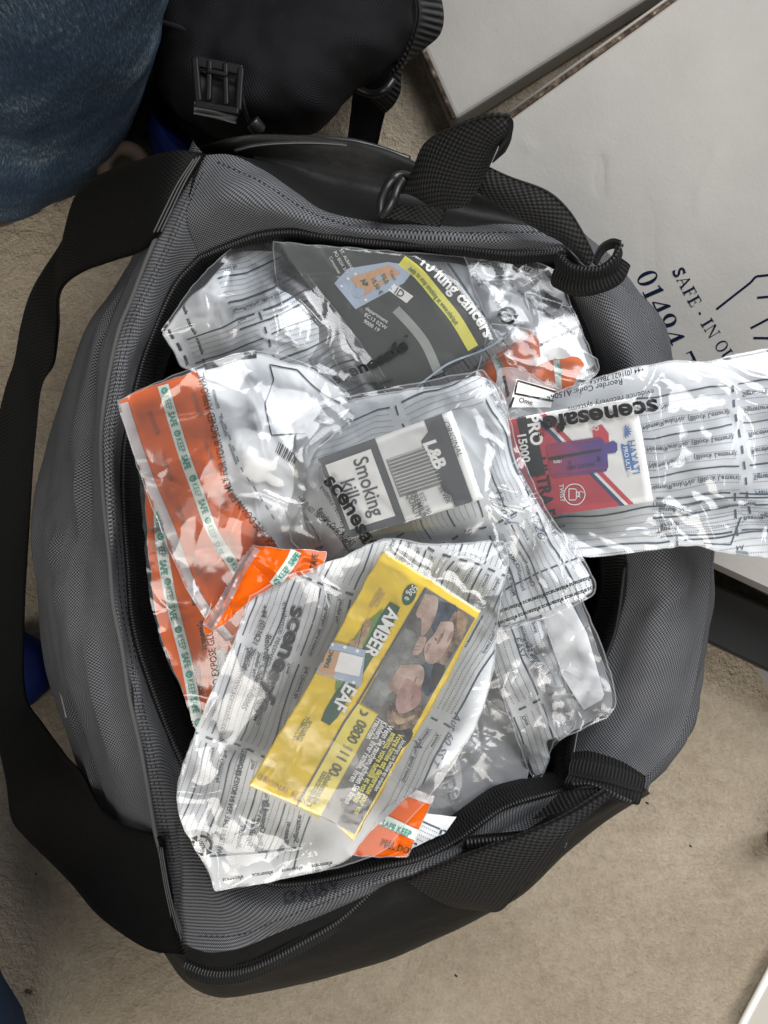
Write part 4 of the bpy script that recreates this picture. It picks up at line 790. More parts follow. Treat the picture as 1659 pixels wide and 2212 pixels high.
s = Sheet([(1060, 700), (1180, 720), (1290, 775), (1285, 810), (1200, 880), (1080, 900), (1020, 840)], (0, 2, 4, 6), .262, seed=57, amp=.004, folds=9); s.rim(EDGE, 2.5); s.build('front_film', FILM, b4)
b4b = bag('small bag corner with a black framed white label above the vape box bag')
s = Sheet([(1080, 795), (1130, 800), (1200, 838), (1260, 850), (1230, 890), (1110, 905), (1060, 880)], (0, 3, 4, 6), .264, seed=58, amp=.002, folds=3, warp=0)
s.put(WT, poly([(1116, 818), (1200, 842), (1190, 880), (1100, 880)]), .0003); s.put(BINK, [line([(1200, 846), (1118, 822), (1112, 850), (1196, 866)], 4), line([(1110, 858), (1102, 880)], 5)], .0007); s.put(BINK, text('Ome', 1120, 868, 15, 12, .01), .0008); s.put(BINK, [text('scenesafe', 1086, 812, 12, 78, .03)], .0007); s.rim(EDGE, 2.5); s.build('back_panel', MILKY, b4b)

# --- orange-taped bags on the left
b6 = bag('evidence bag whose long orange tape runs down along the mouth of the duffel')
o6 = [(312, 1025), (380, 1040), (480, 1180), (560, 1330), (500, 1500), (440, 1600), (425, 1580), (390, 1480), (350, 1380), (330, 1270), (318, 1150)]
s = Sheet(o6, (0, 1, 5, 6), .240, seed=61, amp=.0045, scale=60, folds=12, fold_amp=.005, warp=3, ctrl=[(312, 1025, .244), (500, 1300, .25), (430, 1590, .242), (350, 1380, .240)])
safestrip(s, [(345, 1040), (346, 1150), (362, 1260), (380, 1340), (405, 1440), (432, 1590)], 25, 21)
for k in range(5): s.put(BINK, text('scenesafe', 440 - k * 7 + (k % 2) * 14, 1500 - k * 96, 21, -98, .02, sx=.8), warp=False)
s.rim(EDGE, 2); s.build('seal_tape', ORG, b6)
s = Sheet([(470, 1200), (560, 1180), (600, 1300), (560, 1420), (500, 1500), (455, 1560), (470, 1350)], (0, 1, 4, 5), .246, seed=62, amp=.004, folds=6); s.puts(form(480, 1250, 80, 300, 120, 14, 3)); s.build('back_panel', PANEL, b6)
s = Sheet([(300, 1020), (420, 1040), (560, 1200), (600, 1340), (500, 1520), (440, 1610), (385, 1480), (345, 1380), (322, 1270)], (0, 2, 5, 7), .252, calm=[(380, 1250, 70), (420, 1420, 70), (460, 1330, 50)], seed=63, amp=.006, scale=60, folds=16, fold_amp=.007, ctrl=[(312, 1025, .25), (500, 1300, .26), (430, 1590, .252), (350, 1380, .25)]); s.put(BINK, textpath('TAPE TO EXPOSE GLUE AND PRESS OR', [(482, 1535), (470, 1440), (455, 1340), (437, 1250), (420, 1130)], 22, .004, sx=.80), warp=False)
s.build('front_film', FILM, b6)

b5 = bag('evidence bag with broad orange tape and approval wording hanging over the zip')
o5 = [(255, 868), (300, 842), (360, 822), (425, 800), (450, 860), (470, 950), (490, 1040), (540, 1110), (590, 1165), (625, 1230), (600, 1300), (540, 1350), (490, 1385), (440, 1330), (400, 1258), (360, 1150), (315, 1045), (283, 960)]
ct5 = [(255, 868, .272), (425, 800, .280), (470, 1000, .284), (400, 1250, .272), (600, 1250, .275), (490, 1385, .268), (320, 1050, .272)]
s = Sheet(o5, (0, 3, 10, 12), .276, seed=71, amp=.0045, scale=70, folds=12, fold_amp=.006, warp=3, ctrl=ct5, manual=[(300, 1020, 420, 1060, 8, .006), (420, 1180, 560, 1190, 7, .006), (410, 1040, 480, 1010, 10, .008), (330, 900, 480, 880, 7, .004)])
s.put(SILV, line([(262, 872), (290, 960), (322, 1048), (366, 1152), (407, 1262), (448, 1330), (492, 1384)], 30, smooth=True), .0006, warp=False)
safestrip(s, [(352, 832), (372, 900), (400, 990), (430, 1070), (460, 1150), (510, 1230), (545, 1300)], 24, 20)
for k in range(4): s.put(OSH, [text('scenesafe', 318 + k * 30, 890 + k * 100, 18, 70, .02, sx=.8), text('scenesafe', 412 + k * 26, 850 + k * 100, 18, 72, .02, sx=.8)], warp=False)
s.rim(EDGE, 2); s.build('seal_tape', ORG, b5)
ow = [(425, 800), (480, 785), (550, 765), (600, 775), (680, 800), (740, 850), (760, 900), (690, 960), (660, 1040), (655, 1120), (680, 1190), (640, 1235), (600, 1190), (540, 1112), (488, 1040), (468, 950), (448, 860)]
ctw = [(425, 800, .280), (550, 765, .272), (740, 850, .268), (560, 950, .285), (640, 1235, .264), (520, 1080, .28)]
s = Sheet(ow, (0, 4, 11, 12), .272, seed=73, amp=.006, scale=75, folds=10, fold_amp=.007, warp=5, ctrl=ctw, manual=[(540, 850, 575, 1000, 11, .009), (600, 830, 560, 960, 9, -.006), (500, 940, 560, 1100, 9, .006), (690, 870, 640, 960, 12, .007)])
s.put(BINK, line([(442, 792), (480, 783), (520, 770), (554, 766)], 14, smooth=True), .0005, warp=False)
s.put(BINK, line([(660, 935), (588, 940), (572, 870), (590, 823), (580, 790), (640, 800), (700, 850), (752, 880)], 3, smooth=False), .0006)
for k in range(13): s.put(BINK, poly([(604 + k * 3.2, 955 + k * 2.6), (604 + k * 3.2 + (1 + k % 3), 955 + k * 2.6 + 1), (594 + k * 3.2 + (1 + k % 3), 978 + k * 2.6), (594 + k * 3.2, 977 + k * 2.6)]), .0006)
s.put(INKL, [line([(470, 870), (520, 1010), (600, 1130)], 3, dash=12), textpath('scenesafe     scenesafe     scenesafe', [(455, 840), (490, 950), (530, 1050), (620, 1160)], 12, .02)])
s.rim(EDGE, 2); s.build('back_panel', PANEL, b5)
s = Sheet([(252, 866), (425, 792), (560, 758), (700, 800), (770, 890), (690, 1000), (690, 1180), (620, 1290), (490, 1392), (400, 1265), (310, 1045)], (0, 3, 7, 8), .29, seed=75, calm=[(455, 900, 60), (490, 1040, 60), (350, 930, 80), (640, 880, 60), (390, 1080, 70), (440, 1200, 60)], amp=.006, scale=65, folds=24, fold_amp=.007, ctrl=[(a, b, c + .0075) for a, b, c in ct5 + ctw]); s.put(BINK, textpath('ORANGE TAPE DOWN FIRMLY FOR YOUR SIGNED APPROVAL.', [(618, 1216), (590, 1165), (545, 1110), (500, 1050), (482, 970), (462, 890), (440, 805)], 23.5, .004, sx=.70), .0012, warp=False)
s.dec = [(m, t, o + .001) for m, t, o in s.dec]; s.rim(EDGE, 2); s.build('front_film', FILM, b5)

b7 = bag('folded orange tape end standing up against the yellow pouch bag')
s = Sheet([(545, 1178), (620, 1186), (705, 1192), (690, 1225), (600, 1262), (540, 1300), (490, 1345), (445, 1372), (440, 1345), (490, 1270), (520, 1215)], (0, 2, 6, 8), .288, seed=81, amp=.014, scale=50, folds=9, fold_amp=.008, warp=2, manual=[(548, 1185, 455, 1360, 9, .010)])
s.put(MILKY, line([(552, 1182), (520, 1230), (490, 1290), (450, 1358)], 24, smooth=True), .0005, warp=False); safestrip(s, [(592, 1265), (612, 1238), (628, 1215), (640, 1190)], 24, 19)
s.put(BINK, text('TAPE', 682, 1232, 20, -80, .005, sx=.8), warp=False); s.rim(EDGE, 2); s.build('seal_tape', ORG, b7)

# --- vape box bag
vb = thing('vape_box', 'red and white vape box showing a purple device', 'box')
qv = [(1090, 906), (1374, 858), (1412, 1083), (1135, 1121)]
def qmap(q):
    a, b, c, d = [np.array(t, float) for t in q]
    def m(T):
        T = np.asarray(T, float); u = T[..., 0:1]; v = T[..., 1:2]
        return (1 - u) * (1 - v) * a + u * (1 - v) * b + u * v * c + (1 - u) * v * d
    return m
s = flat_sheet(qv, .272, seed=91, amp=.0002); mv = qmap(qv)
def pv(m, pts, off=.0004, smooth=False): s.put(m, poly([tuple(mv(p)) for p in pts], smooth), off, warp=False)
pv(RED, [(0, 0), (.20, 0), (.74, 1), (0, 1)]); pv(VNAV, [(.20, 0), (.235, 0), (.775, 1), (.74, 1)]); pv(VRED, [(.265, 0), (.305, 0), (.845, 1), (.805, 1)])
pv(BINK, [(.09, 0), (.22, 0), (.22, .60), (.09, .60)], .0007)
s.put(WT, text('PRO', 1137, 897, 37, 80, .035, sx=.95), .0011, warp=False); s.put(BINK, text('ULTRA E', 1153, 990, 37, 80, .03, sx=.92), .0009, warp=False); s.put(WT, text('15000', 1117, 936, 26, 80, .03), .0011, warp=False)
# the printed device
s.put(VPUR, poly([(1180, 965), (1182, 960), (1295, 944), (1303, 950), (1306, 958), (1325, 952), (1333, 958), (1334, 972), (1330, 978), (1312, 980), (1314, 1008), (1310, 1018), (1198, 1032), (1190, 1026)]), .0010, warp=False)
s.put(VMAG, [line([(1190, 962), (1296, 947)], 4), line([(1197, 1024), (1310, 1009)], 4)], .0014, warp=False)
s.put(BINK, poly([(1185, 988), (1298, 969), (1299, 974), (1220, 988), (1208, 994), (1187, 994)]), .0015, warp=False); s.put(WT, text('100%', 1214, 993, 9, 174, .01), .0019, warp=False)
s.put(BINK, [text('HAYATI PRO', 1285, 998, 11, 172, .01), text('ULTRA', 1228, 995, 8, 84, .01)], .0015, warp=False)
def lotus(x, y, r, ang, m):
    for k in range(-3, 4):
        a = R(ang + k * 26); s.put(m, poly([(x, y), (x + r * .6 * math.cos(a - .18), y + r * .6 * math.sin(a - .18)), (x + r * math.cos(a), y + r * math.sin(a)), (x + r * .6 * math.cos(a + .18), y + r * .6 * math.sin(a + .18))]), .0014, warp=False)
lotus(1290, 991, 9, 0, BINK); lotus(1349, 932, 17, 0, VBLUE)
s.put(VBLUE, text('HAYATI', 1354, 952, 25, 80, .0, sx=.85), .0009, warp=False); s.put(VBLUE, poly([(1342, 958), (1351, 962), (1359, 957), (1370, 1014), (1362, 1011), (1353, 1018), (1342, 962)]), .0007, warp=False); s.put(WT, text('PRO ULTRA', 1346, 965, 12.5, 80, .02), .0011, warp=False)
pv(VRED, [(.63, .22), (.71, .20), (.75, .30), (.73, .46), (.67, .48), (.64, .40)], .0006); s.put(WT, [text('DUO', 1280, 902, 13, 80, .02), text('FLAVOUR', 1270, 892, 9, 80, .02)], .0010, warp=False)
s.put(WT, [arc(1273, 1118 - 0, 1, 0, 1, 1)], .001, warp=False)
cxv, cyv = 1241, 1068
s.put(WT, [arc(cxv, cyv, 23, 0, 360, 2), line([(cxv - 12, cyv - 12), (cxv - 12, cyv + 12), (cxv + 4, cyv + 12), (cxv + 4, cyv - 12), (cxv - 12, cyv - 12)], 2), line([(cxv + 4, cyv - 5), (cxv + 11, cyv - 5), (cxv + 11, cyv + 5), (cxv + 4, cyv + 5)], 2), arc(cxv + 14, cyv, 7, 100, 330, 1.6), text('TWIST', 1208, 1046, 13, 86, .01)], .001, warp=False)
s.put(BINK, arc(1, 1, 1, 0, 1, 1)); s.build('body', VW, vb, thick=.018)
b9 = bag('large striped bag around the vape box, spilling over the printed carton')
o9 = [(1075, 905), (1200, 848), (1350, 800), (1460, 780), (1530, 782), (1580, 768), (1760, 735), (1760, 1225), (1659, 1205), (1560, 1192), (1500, 1178), (1400, 1188), (1330, 1198), (1215, 1205), (1140, 1150), (1100, 1000)]
ct9 = [(1100, 900, .258), (1300, 1000, .252), (1450, 800, .262), (1480, 1150, .262), (1600, 1000, .262), (1750, 1000, .25), (1200, 1200, .262)]
s = Sheet(o9, (0, 6, 7, 13), .255, seed=93, amp=.004, scale=85, folds=10, fold_amp=.004, warp=7, ctrl=[(a, b, c - .003) for a, b, c in ct9], step=6)
s.puts(form(1375, 860, -8, 420, 300, 20, 12)); s.puts(form(1195, 1120, -6, 520, 120, 17, 13)); s.puts(form(1420, 1080, -4, 340, 90, 18, 14))
s.put(INK, [line([(1492, 780), (1659, 758)], 4), line([(1520, 1170), (1580, 1175), (1605, 1120)], 3), text('A4', 1608, 1178, 15, 175, .01)]); s.put(INKL, poly([(1590, 1190), (1615, 1193), (1618, 1203), (1592, 1202)]))
s.rim(EDGE, 3); s.build('back_panel', PANEL, b9)
s = Sheet(o9, (0, 6, 7, 13), .264, seed=95, amp=.0065, scale=90, folds=20, fold_amp=.006, over=[(qv, .2735)], ctrl=[(a, b, c + .008) for a, b, c in ct9], step=5, warp=0,
          manual=[(1420, 820, 1440, 1080, 22, .014), (1600, 850, 1560, 1080, 24, .020), (1600, 850, 1650, 1040, 22, .018), (1500, 1080, 1560, 1180, 14, .012), (1480, 800, 1659, 850, 14, .010), (1380, 1100, 1500, 1180, 8, .004)])
logo(s, 1419, 862, 171, 53, sub=False, mir=False)
s.put(BINK, [text('evidence recovery systems', 1412, 840, 17.5, 168, 0), text('Reorder Code: A15065', 1345, 818, 17.5, 168, .012, shear=.15), text('+44 (0)1621 786654  www.scenesafe.co.uk', 1392, 792, 16, 167, .012, shear=.15, sx=.92)], warp=False)
s.dec = [(m, t, o + .001) for m, t, o in s.dec]; s.rim(EDGE, 3); s.build('front_film', FILM, b9)

# --- central cigarette bag
pk = thing('cigarette_pack', 'silver and white cigarette pack printed smoking kills', 'cigarette pack')
qp = [(686, 991), (974, 887), (1042, 1078), (752, 1165)]; s = flat_sheet(qp, .2905, seed=101, amp=.0003); mp_ = qmap(qp)
def pp(m, pts, off=.0004): s.put(m, poly([tuple(mp_(p)) for p in pts]), off, warp=False)
pp(PACKG, [(0, 0), (.43, 0), (.43, 1), (0, 1)]); pp(WT, [(.035, .10), (.375, .10), (.375, .90), (.035, .90)], .0008)
pp(SLV, [(.45, .27), (.78, .27), (.78, .72), (.45, .72)], .0005)
for k in range(22): v = .28 + k * .02; s.put(PACKG if k % 2 else WT, line([tuple(mp_((.46, v))), tuple(mp_((.77, v)))], .9), .0008, warp=False)
pp(PACKG, [(.80, 0), (.93, 0), (.93, 1), (.80, 1)], .0006); pp(PACKG, [(.73, .2), (.81, .12), (.81, .88), (.76, .80)], .0008)
s.put(WT, text('L&B', 914, 957, 38, 65, .045, shear=.1), .0013, warp=False)
s.put(PACKG, [text('Smoking', 762, 993, 47, 72, .012, sx=.82), text('kills', 735, 1040, 45, 72, .012, sx=.85)], .0013, warp=False)
s.put(PACKG, [text('ORIGINAL', 956, 912, 18, 66, .0, shear=.2), text('ORIGINAL', 952, 1042, 14, 62, .01, shear=.2), text('SILVER', 946, 1052, 14, 62, .01, shear=.2), text('EST. 1901', 905, 1066, 14, 68, 0), text('PREMIUM', 887, 1064, 18, 66, .01, sx=.9), text('QUALITY', 876, 1068, 18, 66, .01, sx=.9)], .0013, warp=False)
s.build('body', PACKW, pk, thick=.02)
b8 = bag('clear bag with ruled form around the cigarette pack in the middle of the pile')
o8 = [(700, 880), (830, 850), (960, 830), (1035, 812), (1065, 830), (1095, 900), (1120, 1010), (1190, 1130), (1240, 1190), (1280, 1262), (1262, 1290), (1160, 1330), (1062, 1362), (1050, 1300), (960, 1230), (840, 1220), (720, 1230), (640, 1160), (620, 1060), (632, 940)]
ct8 = [(700, 880, .27), (1060, 830, .276), (860, 1020, .268), (640, 1100, .268), (1270, 1265, .283), (1070, 1350, .282), (1150, 1120, .284), (960, 1230, .274)]
s = Sheet(o8, (0, 3, 12, 17), .268, seed=103, amp=.005, scale=70, folds=12, fold_amp=.005, warp=12, ctrl=ct8)
RA = [(1045, 780), (1060, 1060), (980, 1100), (740, 1170), (700, 1300), (1400, 1500), (1400, 780)]; RB = [(600, 800), (1044, 780), (1044, 1040), (740, 980), (700, 1165), (600, 1200)]
s.puts(form(1085, 780, 66, 620, 150, 14, 22), region=RA); s.puts(form(925, 850, 66, 620, 150, 14, 23, labels=False), region=RA); s.puts(form(770, 920, 66, 500, 150, 14, 24, labels=False), region=RA)
s.puts(form(620, 960, -20, 500, 60, 15, 26, labels=False), region=RB); s.puts(form(620, 1040, 60, 300, 60, 15, 25, labels=False), region=[(600, 1040), (690, 1040), (740, 1170), (640, 1230)])
s.put(PEN, [text('15.5074', 1068, 1062, 22, 72, 0, shear=.3), text('VEZO', 1150, 1110, 22, 72, 0, shear=.3), text('A8280500A', 1120, 1000, 20, 66, 0, shear=.3), line([(1090, 1090), (1120, 1110), (1095, 1120), (1125, 1130)], 1.6, smooth=True)])
s.put(INK, [text('Operation Name:', 1150, 1275, 13, -112, .01, True), text('Incident/HOLMES A', 1130, 1282, 13, -112, .01, True), text('Major Incident E', 1110, 1290, 13, -112, .01, True)])
for k in range(9): s.put(INK, poly([(1090 + k * 20, 1272 - k * 8), (1104 + k * 20, 1266 - k * 8), (1105 + k * 20, 1270 - k * 8), (1091 + k * 20, 1276 - k * 8)]))
s.rim(EDGE, 3); s.build('back_panel', PANEL, b8)
of8 = [(690, 870), (830, 840), (960, 815), (1040, 800), (1085, 850), (1110, 940), (1150, 1040), (1200, 1130), (1245, 1180), (1285, 1262), (1265, 1296), (1160, 1340), (1060, 1370), (1000, 1300), (860, 1260), (720, 1250), (630, 1170), (610, 1060), (622, 930)]
s = Sheet(of8, (0, 3, 12, 16), .28, seed=105, amp=.006, scale=70, folds=26, fold_amp=.006, over=[(qp, .292)], ctrl=[(a, b, c + .008) for a, b, c in ct8], warp=0,
          manual=[(640, 930, 680, 1080, 12, .010), (650, 920, 760, 880, 9, .008), (700, 1000, 640, 1140, 9, .007), (1040, 1075, 1130, 980, 7, .006), (760, 1160, 1040, 1078, 6, .004), (980, 885, 1080, 850, 7, .005), (800, 930, 900, 1130, 4, .0015), (690, 960, 800, 920, 7, .004), (1045, 1080, 1100, 1250, 9, .006)])
s.put(BINK, textpath('scenesafe', [(698, 1040), (725, 1072), (755, 1120), (790, 1185), (806, 1215)], 46, .03, sx=1.14), .0008, warp=False)
s.put(BINK, textpath('evidence recovery systems', [(690, 1053), (712, 1085), (735, 1130), (742, 1190)], 17, 0), .0008, warp=False)
s.put(BINK, [textpath('Reorder Code: A15065', [(684, 1102), (702, 1125), (726, 1150), (760, 1180)], 18, .012, shear=.15), textpath('+44 (0)1621 786654  www.scenesafe.co.uk', [(640, 1076), (665, 1102), (712, 1142), (760, 1195)], 17, .012, shear=.15)], .0008, warp=False)
for j in range(2):
    for k in range(4 + j): s.put(BINK, text('scenesafe', 1078 + k * 50 - j * 10, 1318 - k * 19 + j * 28, 13.5, -20, .03, True), .0008, warp=False)
s.dec = [(m, t, o + .0014) for m, t, o in s.dec]; s.rim(EDGE, 3); s.step = 4; s.build('front_film', FILM, b8)

# --- bags deep at the lower right
b14 = bag('bag with a plain bright white label panel in the lower gap of the duffel')
s = Sheet([(1150, 1300), (1245, 1280), (1290, 1400), (1322, 1505), (1310, 1540), (1210, 1592), (1160, 1480)], (0, 1, 4, 5), .234, seed=111, amp=.004, folds=6, warp=2)
s.put(WPAN, poly([(1165, 1310), (1230, 1296), (1268, 1370), (1306, 1500), (1300, 1512), (1262, 1534), (1215, 1460), (1190, 1390)]), .0015); s.put(BLK2, text('E', 1168, 1342, 38, -10, .05), .0012); s.put(INK, [line([(1232, 1290), (1262, 1360), (1285, 1345)], 2.5), text('THIS SIDE', 1152, 1350, 14, 65, .01)], .0012); s.rim(EDGE, 3); s.build('back_panel', MILKY, b14)
s = Sheet([(1140, 1295), (1250, 1275), (1300, 1400), (1330, 1505), (1312, 1550), (1205, 1598), (1150, 1480)], (0, 1, 4, 5), .243, seed=112, amp=.006, folds=12, fold_amp=.006); s.rim(EDGE, 3); s.build('front_film', FILM, b14)
b13 = bag('narrow crumpled form bag with handwriting pointing into the lower gap')
s = Sheet([(1050, 1370), (1120, 1345), (1165, 1340), (1200, 1430), (1232, 1520), (1240, 1560), (1210, 1590), (1180, 1600), (1186, 1640), (1165, 1682), (1150, 1660), (1120, 1590), (1090, 1500), (1064, 1420)], (0, 2, 9, 11), .232, seed=113, amp=.006, scale=50, folds=12, fold_amp=.006, warp=10, ctrl=[(1100, 1350, .25), (1200, 1450, .236), (1165, 1680, .215), (1230, 1560, .225)])
s.puts(form(1165, 1335, 68, 330, 180, 15, 31)); s.put(PEN, [text('EAST', 1110, 1382, 20, 66, 0, shear=.3), text('250mm A', 1136, 1395, 20, 62, 0, shear=.3), text('VEZO', 1070, 1500, 20, 70, 0, True, .3)]); s.rim(EDGE, 3); s.build('back_panel', PANEL, b13)
s = Sheet([(1045, 1365), (1170, 1335), (1205, 1430), (1245, 1560), (1195, 1600), (1180, 1650), (1165, 1690), (1140, 1660), (1085, 1500)], (0, 1, 4, 6), .243, seed=114, amp=.006, scale=50, folds=14, fold_amp=.006, ctrl=[(1100, 1350, .26), (1200, 1450, .247), (1165, 1680, .224), (1230, 1560, .235)]); s.rim(EDGE, 3); s.build('front_film', FILM, b13)
b12 = bag('grey see-through bag with large block letters behind the yellow pouch')
s = Sheet([(1000, 1420), (1060, 1400), (1100, 1520), (1125, 1640), (1110, 1720), (1000, 1745), (920, 1760), (900, 1640)], (0, 1, 4, 6), .212, seed=115, amp=.006, folds=9, fold_amp=.006, warp=8)
s.puts(form(1080, 1410, 76, 330, 80, 12, 33)); s.put(WT, poly([(930, 1640), (985, 1625), (1000, 1700), (960, 1740), (905, 1720)], True), .0004); s.put(BLK2, text('EVIDENCE', 950, 1638, 34, 78, .03), .001); s.rim(EDGE, 3); s.build('back_panel', film('smoky_polythene', .42, hz=(.42, .44, .46), rough=.15), b12)
s = Sheet([(990, 1400), (1070, 1390), (1110, 1520), (1140, 1650), (1120, 1735), (1000, 1760), (900, 1770), (880, 1640)], (0, 1, 4, 6), .224, seed=116, amp=.008, folds=14, fold_amp=.008); s.rim(EDGE, 3); s.build('front_film', MILKY, b12)
b11 = bag('bag end with short orange tape under the lower edge of the yellow pouch')
s = Sheet([(880, 1700), (938, 1722), (905, 1790), (880, 1850), (800, 1850), (745, 1842), (800, 1790)], (0, 1, 3, 5), .262, seed=117, amp=.003, folds=4, warp=2)
s.put(SILV, line([(872, 1704), (938, 1726)], 26), .0006); s.put(TAPEW, line([(815, 1765), (890, 1800), (925, 1812)], 24), .0006, warp=False); s.put(TEAL, text('SAFE KEEP', 822, 1784, 20, 22, .02, sx=.75), .0011, warp=False); s.put(BINK, text('PEEL DOWN', 820, 1828, 21, 15, .005, sx=.8), .0011, warp=False); s.rim(EDGE, 3); s.build('seal_tape', ORG, b11)
s = Sheet([(905, 1755), (985, 1765), (960, 1800), (890, 1832), (850, 1850)], (0, 1, 2, 3), .250, seed=118, amp=.004, folds=4); s.puts(form(900, 1770, 20, 120, 80, 11, 2, labels=False)); s.build('back_panel', PANEL, b11)

# --- yellow pouch bag (topmost)
yp = thing('tobacco_pouch', 'bright yellow rolling tobacco pouch with green label and warning picture', 'tobacco pouch')
oy = [(827, 1192), (930, 1252), (1038, 1322), (960, 1480), (860, 1650), (790, 1770), (765, 1818), (720, 1775), (640, 1740), (538, 1697), (600, 1590), (690, 1440), (770, 1290)]
s = Sheet(oy, (0, 2, 6, 9), .300, seed=121, amp=.0022, scale=120, folds=4, fold_amp=.003, warp=0, manual=[(640, 1600, 700, 1500, 12, .003), (620, 1680, 660, 1600, 10, -.003), (600, 1640, 560, 1690, 8, .003)])
a_, b_, c_, d_ = (827, 1192), (1038, 1322), (762, 1817), (538, 1695); my = qmap([a_, b_, c_, d_])
def py(m, pts, off=.0005, sm=False): s.put(m, poly([tuple(my(p)) for p in pts], sm), off)
py(WARN, [(.48, .03), (.985, .03), (.985, .975), (.66, .975), (.66, .53), (.48, .53)])
py(YELL, [(.44, .535), (.655, .535), (.655, .985), (.44, .985)], .0006); s.put(PACKG, line([tuple(my(p)) for p in ((.48, .03), (.46, .53), (.44, .62), (.44, .985), (.655, .985))], 4.5), .0009)
# warning picture: two sleepers, one dark, one pale
py(CLOTH1, [(.62, .05), (.80, .03), (.84, .10), (.76, .16), (.66, .13)], .0008, True); py(SKIN, [(.50, .05), (.62, .04), (.68, .12), (.66, .20), (.58, .14), (.52, .14)], .0009, True); py(HAIR, [(.80, .05), (.93, .04), (.975, .14), (.94, .25), (.86, .22), (.80, .15)], .0009, True)
py(SKIN, [(.74, .11), (.84, .09), (.90, .16), (.88, .25), (.80, .27), (.72, .22), (.74, .17)], .0011, True); py(SKIN2, [(.74, .21), (.76, .20), (.77, .24), (.75, .24)], .0013, True); py(GREYC, [(.50, .20), (.62, .20), (.70, .30), (.68, .42), (.52, .52), (.49, .40)], .0008, True)
py(SKIN, [(.64, .20), (.70, .19), (.72, .25), (.66, .27)], .0012, True); py(SKIN, [(.62, .33), (.78, .29), (.86, .34), (.84, .43), (.70, .43), (.62, .42)], .0011, True); py(SKIN2, [(.72, .36), (.88, .37), (.92, .43), (.82, .49), (.73, .45)], .0013, True)
py(HAIR, [(.70, .47), (.84, .48), (.97, .42), (.975, .50), (.86, .55), (.74, .53)], .0012, True); py(CLOTH1, [(.80, .27), (.97, .27), (.96, .38), (.86, .35), (.78, .30)], .0009, True); py(BLK2, [(.74, .55), (.985, .52), (.985, .60), (.82, .62), (.76, .60)], .0008, True); py(GREYC, [(.50, .42), (.62, .42), (.66, .50), (.52, .525)], .0009, True)
py(SKIN2, [(.79, .15), (.81, .145), (.82, .18), (.80, .19)], .0013, True); py(SKIN2, [(.86, .12), (.885, .12), (.885, .16), (.865, .16)], .0013, True); py(TANL, [(.82, .04), (.90, .035), (.96, .09), (.93, .12), (.86, .08)], .0012, True); py(TANL, [(.74, .49), (.86, .50), (.94, .46), (.93, .49), (.84, .53)], .0014, True)
for v0 in (.225, .24, .255): s.put(SKIN2, line([tuple(my(p)) for p in ((.655, v0), (.70, v0 - .012))], 1.4), .0015)
for v0 in (.335, .35, .365, .38): s.put(SKIN2, line([tuple(my(p)) for p in ((.63, v0), (.70, v0 - .015))], 1.8), .0015)
py(BLK2, [(.86, .255), (.97, .25), (.97, .33), (.90, .31)], .0010, True); py(WARN, [(.66, .28), (.74, .27), (.78, .29), (.66, .32)], .0010, True)
for pts in ([(.80, .13), (.815, .16)], [(.765, .175), (.79, .18)], [(.79, .335), (.80, .36)], [(.745, .40), (.77, .405)], [(.84, .40), (.85, .43)]): s.put(HAIR, line([tuple(my(p)) for p in pts], 2), .0015)
for (x, y, s_, an, tx) in ((838, 1542, 21, 114, 'Wenn Sie rauchen, schaden Sie Ihren'), (822, 1540, 21, 114, 'Kindern, Ihrer Familie, Ihren'), (800, 1545, 21, 114, 'Freunden')): pass
py(BLK2, [(.81, .56), (.985, .56), (.985, .97), (.81, .97)], .0007)
def ytxt(m, tx, u, v, size, bold=.02, sx=.8, off=.0013):
    p = my((u, v)); q = my((u, v + .1)); an = math.degrees(math.atan2(q[1] - p[1], q[0] - p[0])); s.put(m, text(tx, p[0], p[1], size, an, bold, sx=sx), off)
for tx, u, v, m_, b_, z_ in (('Freunden', .668, .545, WT, .025, 19), ('Kindern, Ihrer Familie, Ihren', .722, .545, WT, .025, 19), ('Wenn Sie rauchen, schaden Sie Ihren', .778, .545, WT, .025, 19), ('enfants, votre famille et vos amis', .838, .565, YSTR, .025, 19), ('Votre fumée est dangereuse pour vos', .893, .555, YSTR, .025, 19), ('kinderen, uw familie en vrienden', .945, .57, WT, .01, 14)):
    ytxt(m_, tx, u, v, z_, b_, .68)
ytxt(PACKG, '0800 111 00', .53, .585, 34, .005, .78); ytxt(PACKG, 'tabakstop.be', .535, .815, 19, 0, .78); ytxt(PACKG, 'tabacstop.be', .49, .82, 19, 0, .78)
p = my((.545, .55)); s.put(PACKG, arc(p[0], p[1], 8, 20, 200, 4.5), .0012)
# green label with its lettering, leaf and oval
py(LGREEN, [(.27, .145), (.37, .145), (.385, .20), (.37, .62), (.345, .66), (.26, .66), (.245, .62), (.255, .2)], .0007)
py(MGREEN, [(.245, .18), (.26, .25), (.26, .52), (.20, .50), (.16, .40), (.17, .28)], .0009, True)
for k in range(7): s.put(YEL, line([tuple(my((.26, .36))), tuple(my((.15 + .01 * k, .20 + .05 * k)))], 2.2), .0011)
py(TANL, [(.16, .26), (.21, .24), (.245, .30), (.235, .38), (.19, .36)], .0013, True); py(TANL, [(.14, .35), (.19, .33), (.225, .39), (.20, .46), (.16, .43)], .0012, True)
s.put(LGREEN, [line([tuple(my(p)) for p in ((.165, .27), (.235, .37))], 1.5), line([tuple(my(p)) for p in ((.145, .36), (.21, .45))], 1.5)], .0016)
ytxt(WT, 'AMBER', .285, .165, 42, .03, .86); ytxt(WT, 'LEAF', .285, .46, 42, .03, .86)
s.put(LGREEN, ellipse(*my((.385, .085)), 24, 14, 112), .0008); ytxt(WT, '50g e', .365, .045, 21, .01, .8)
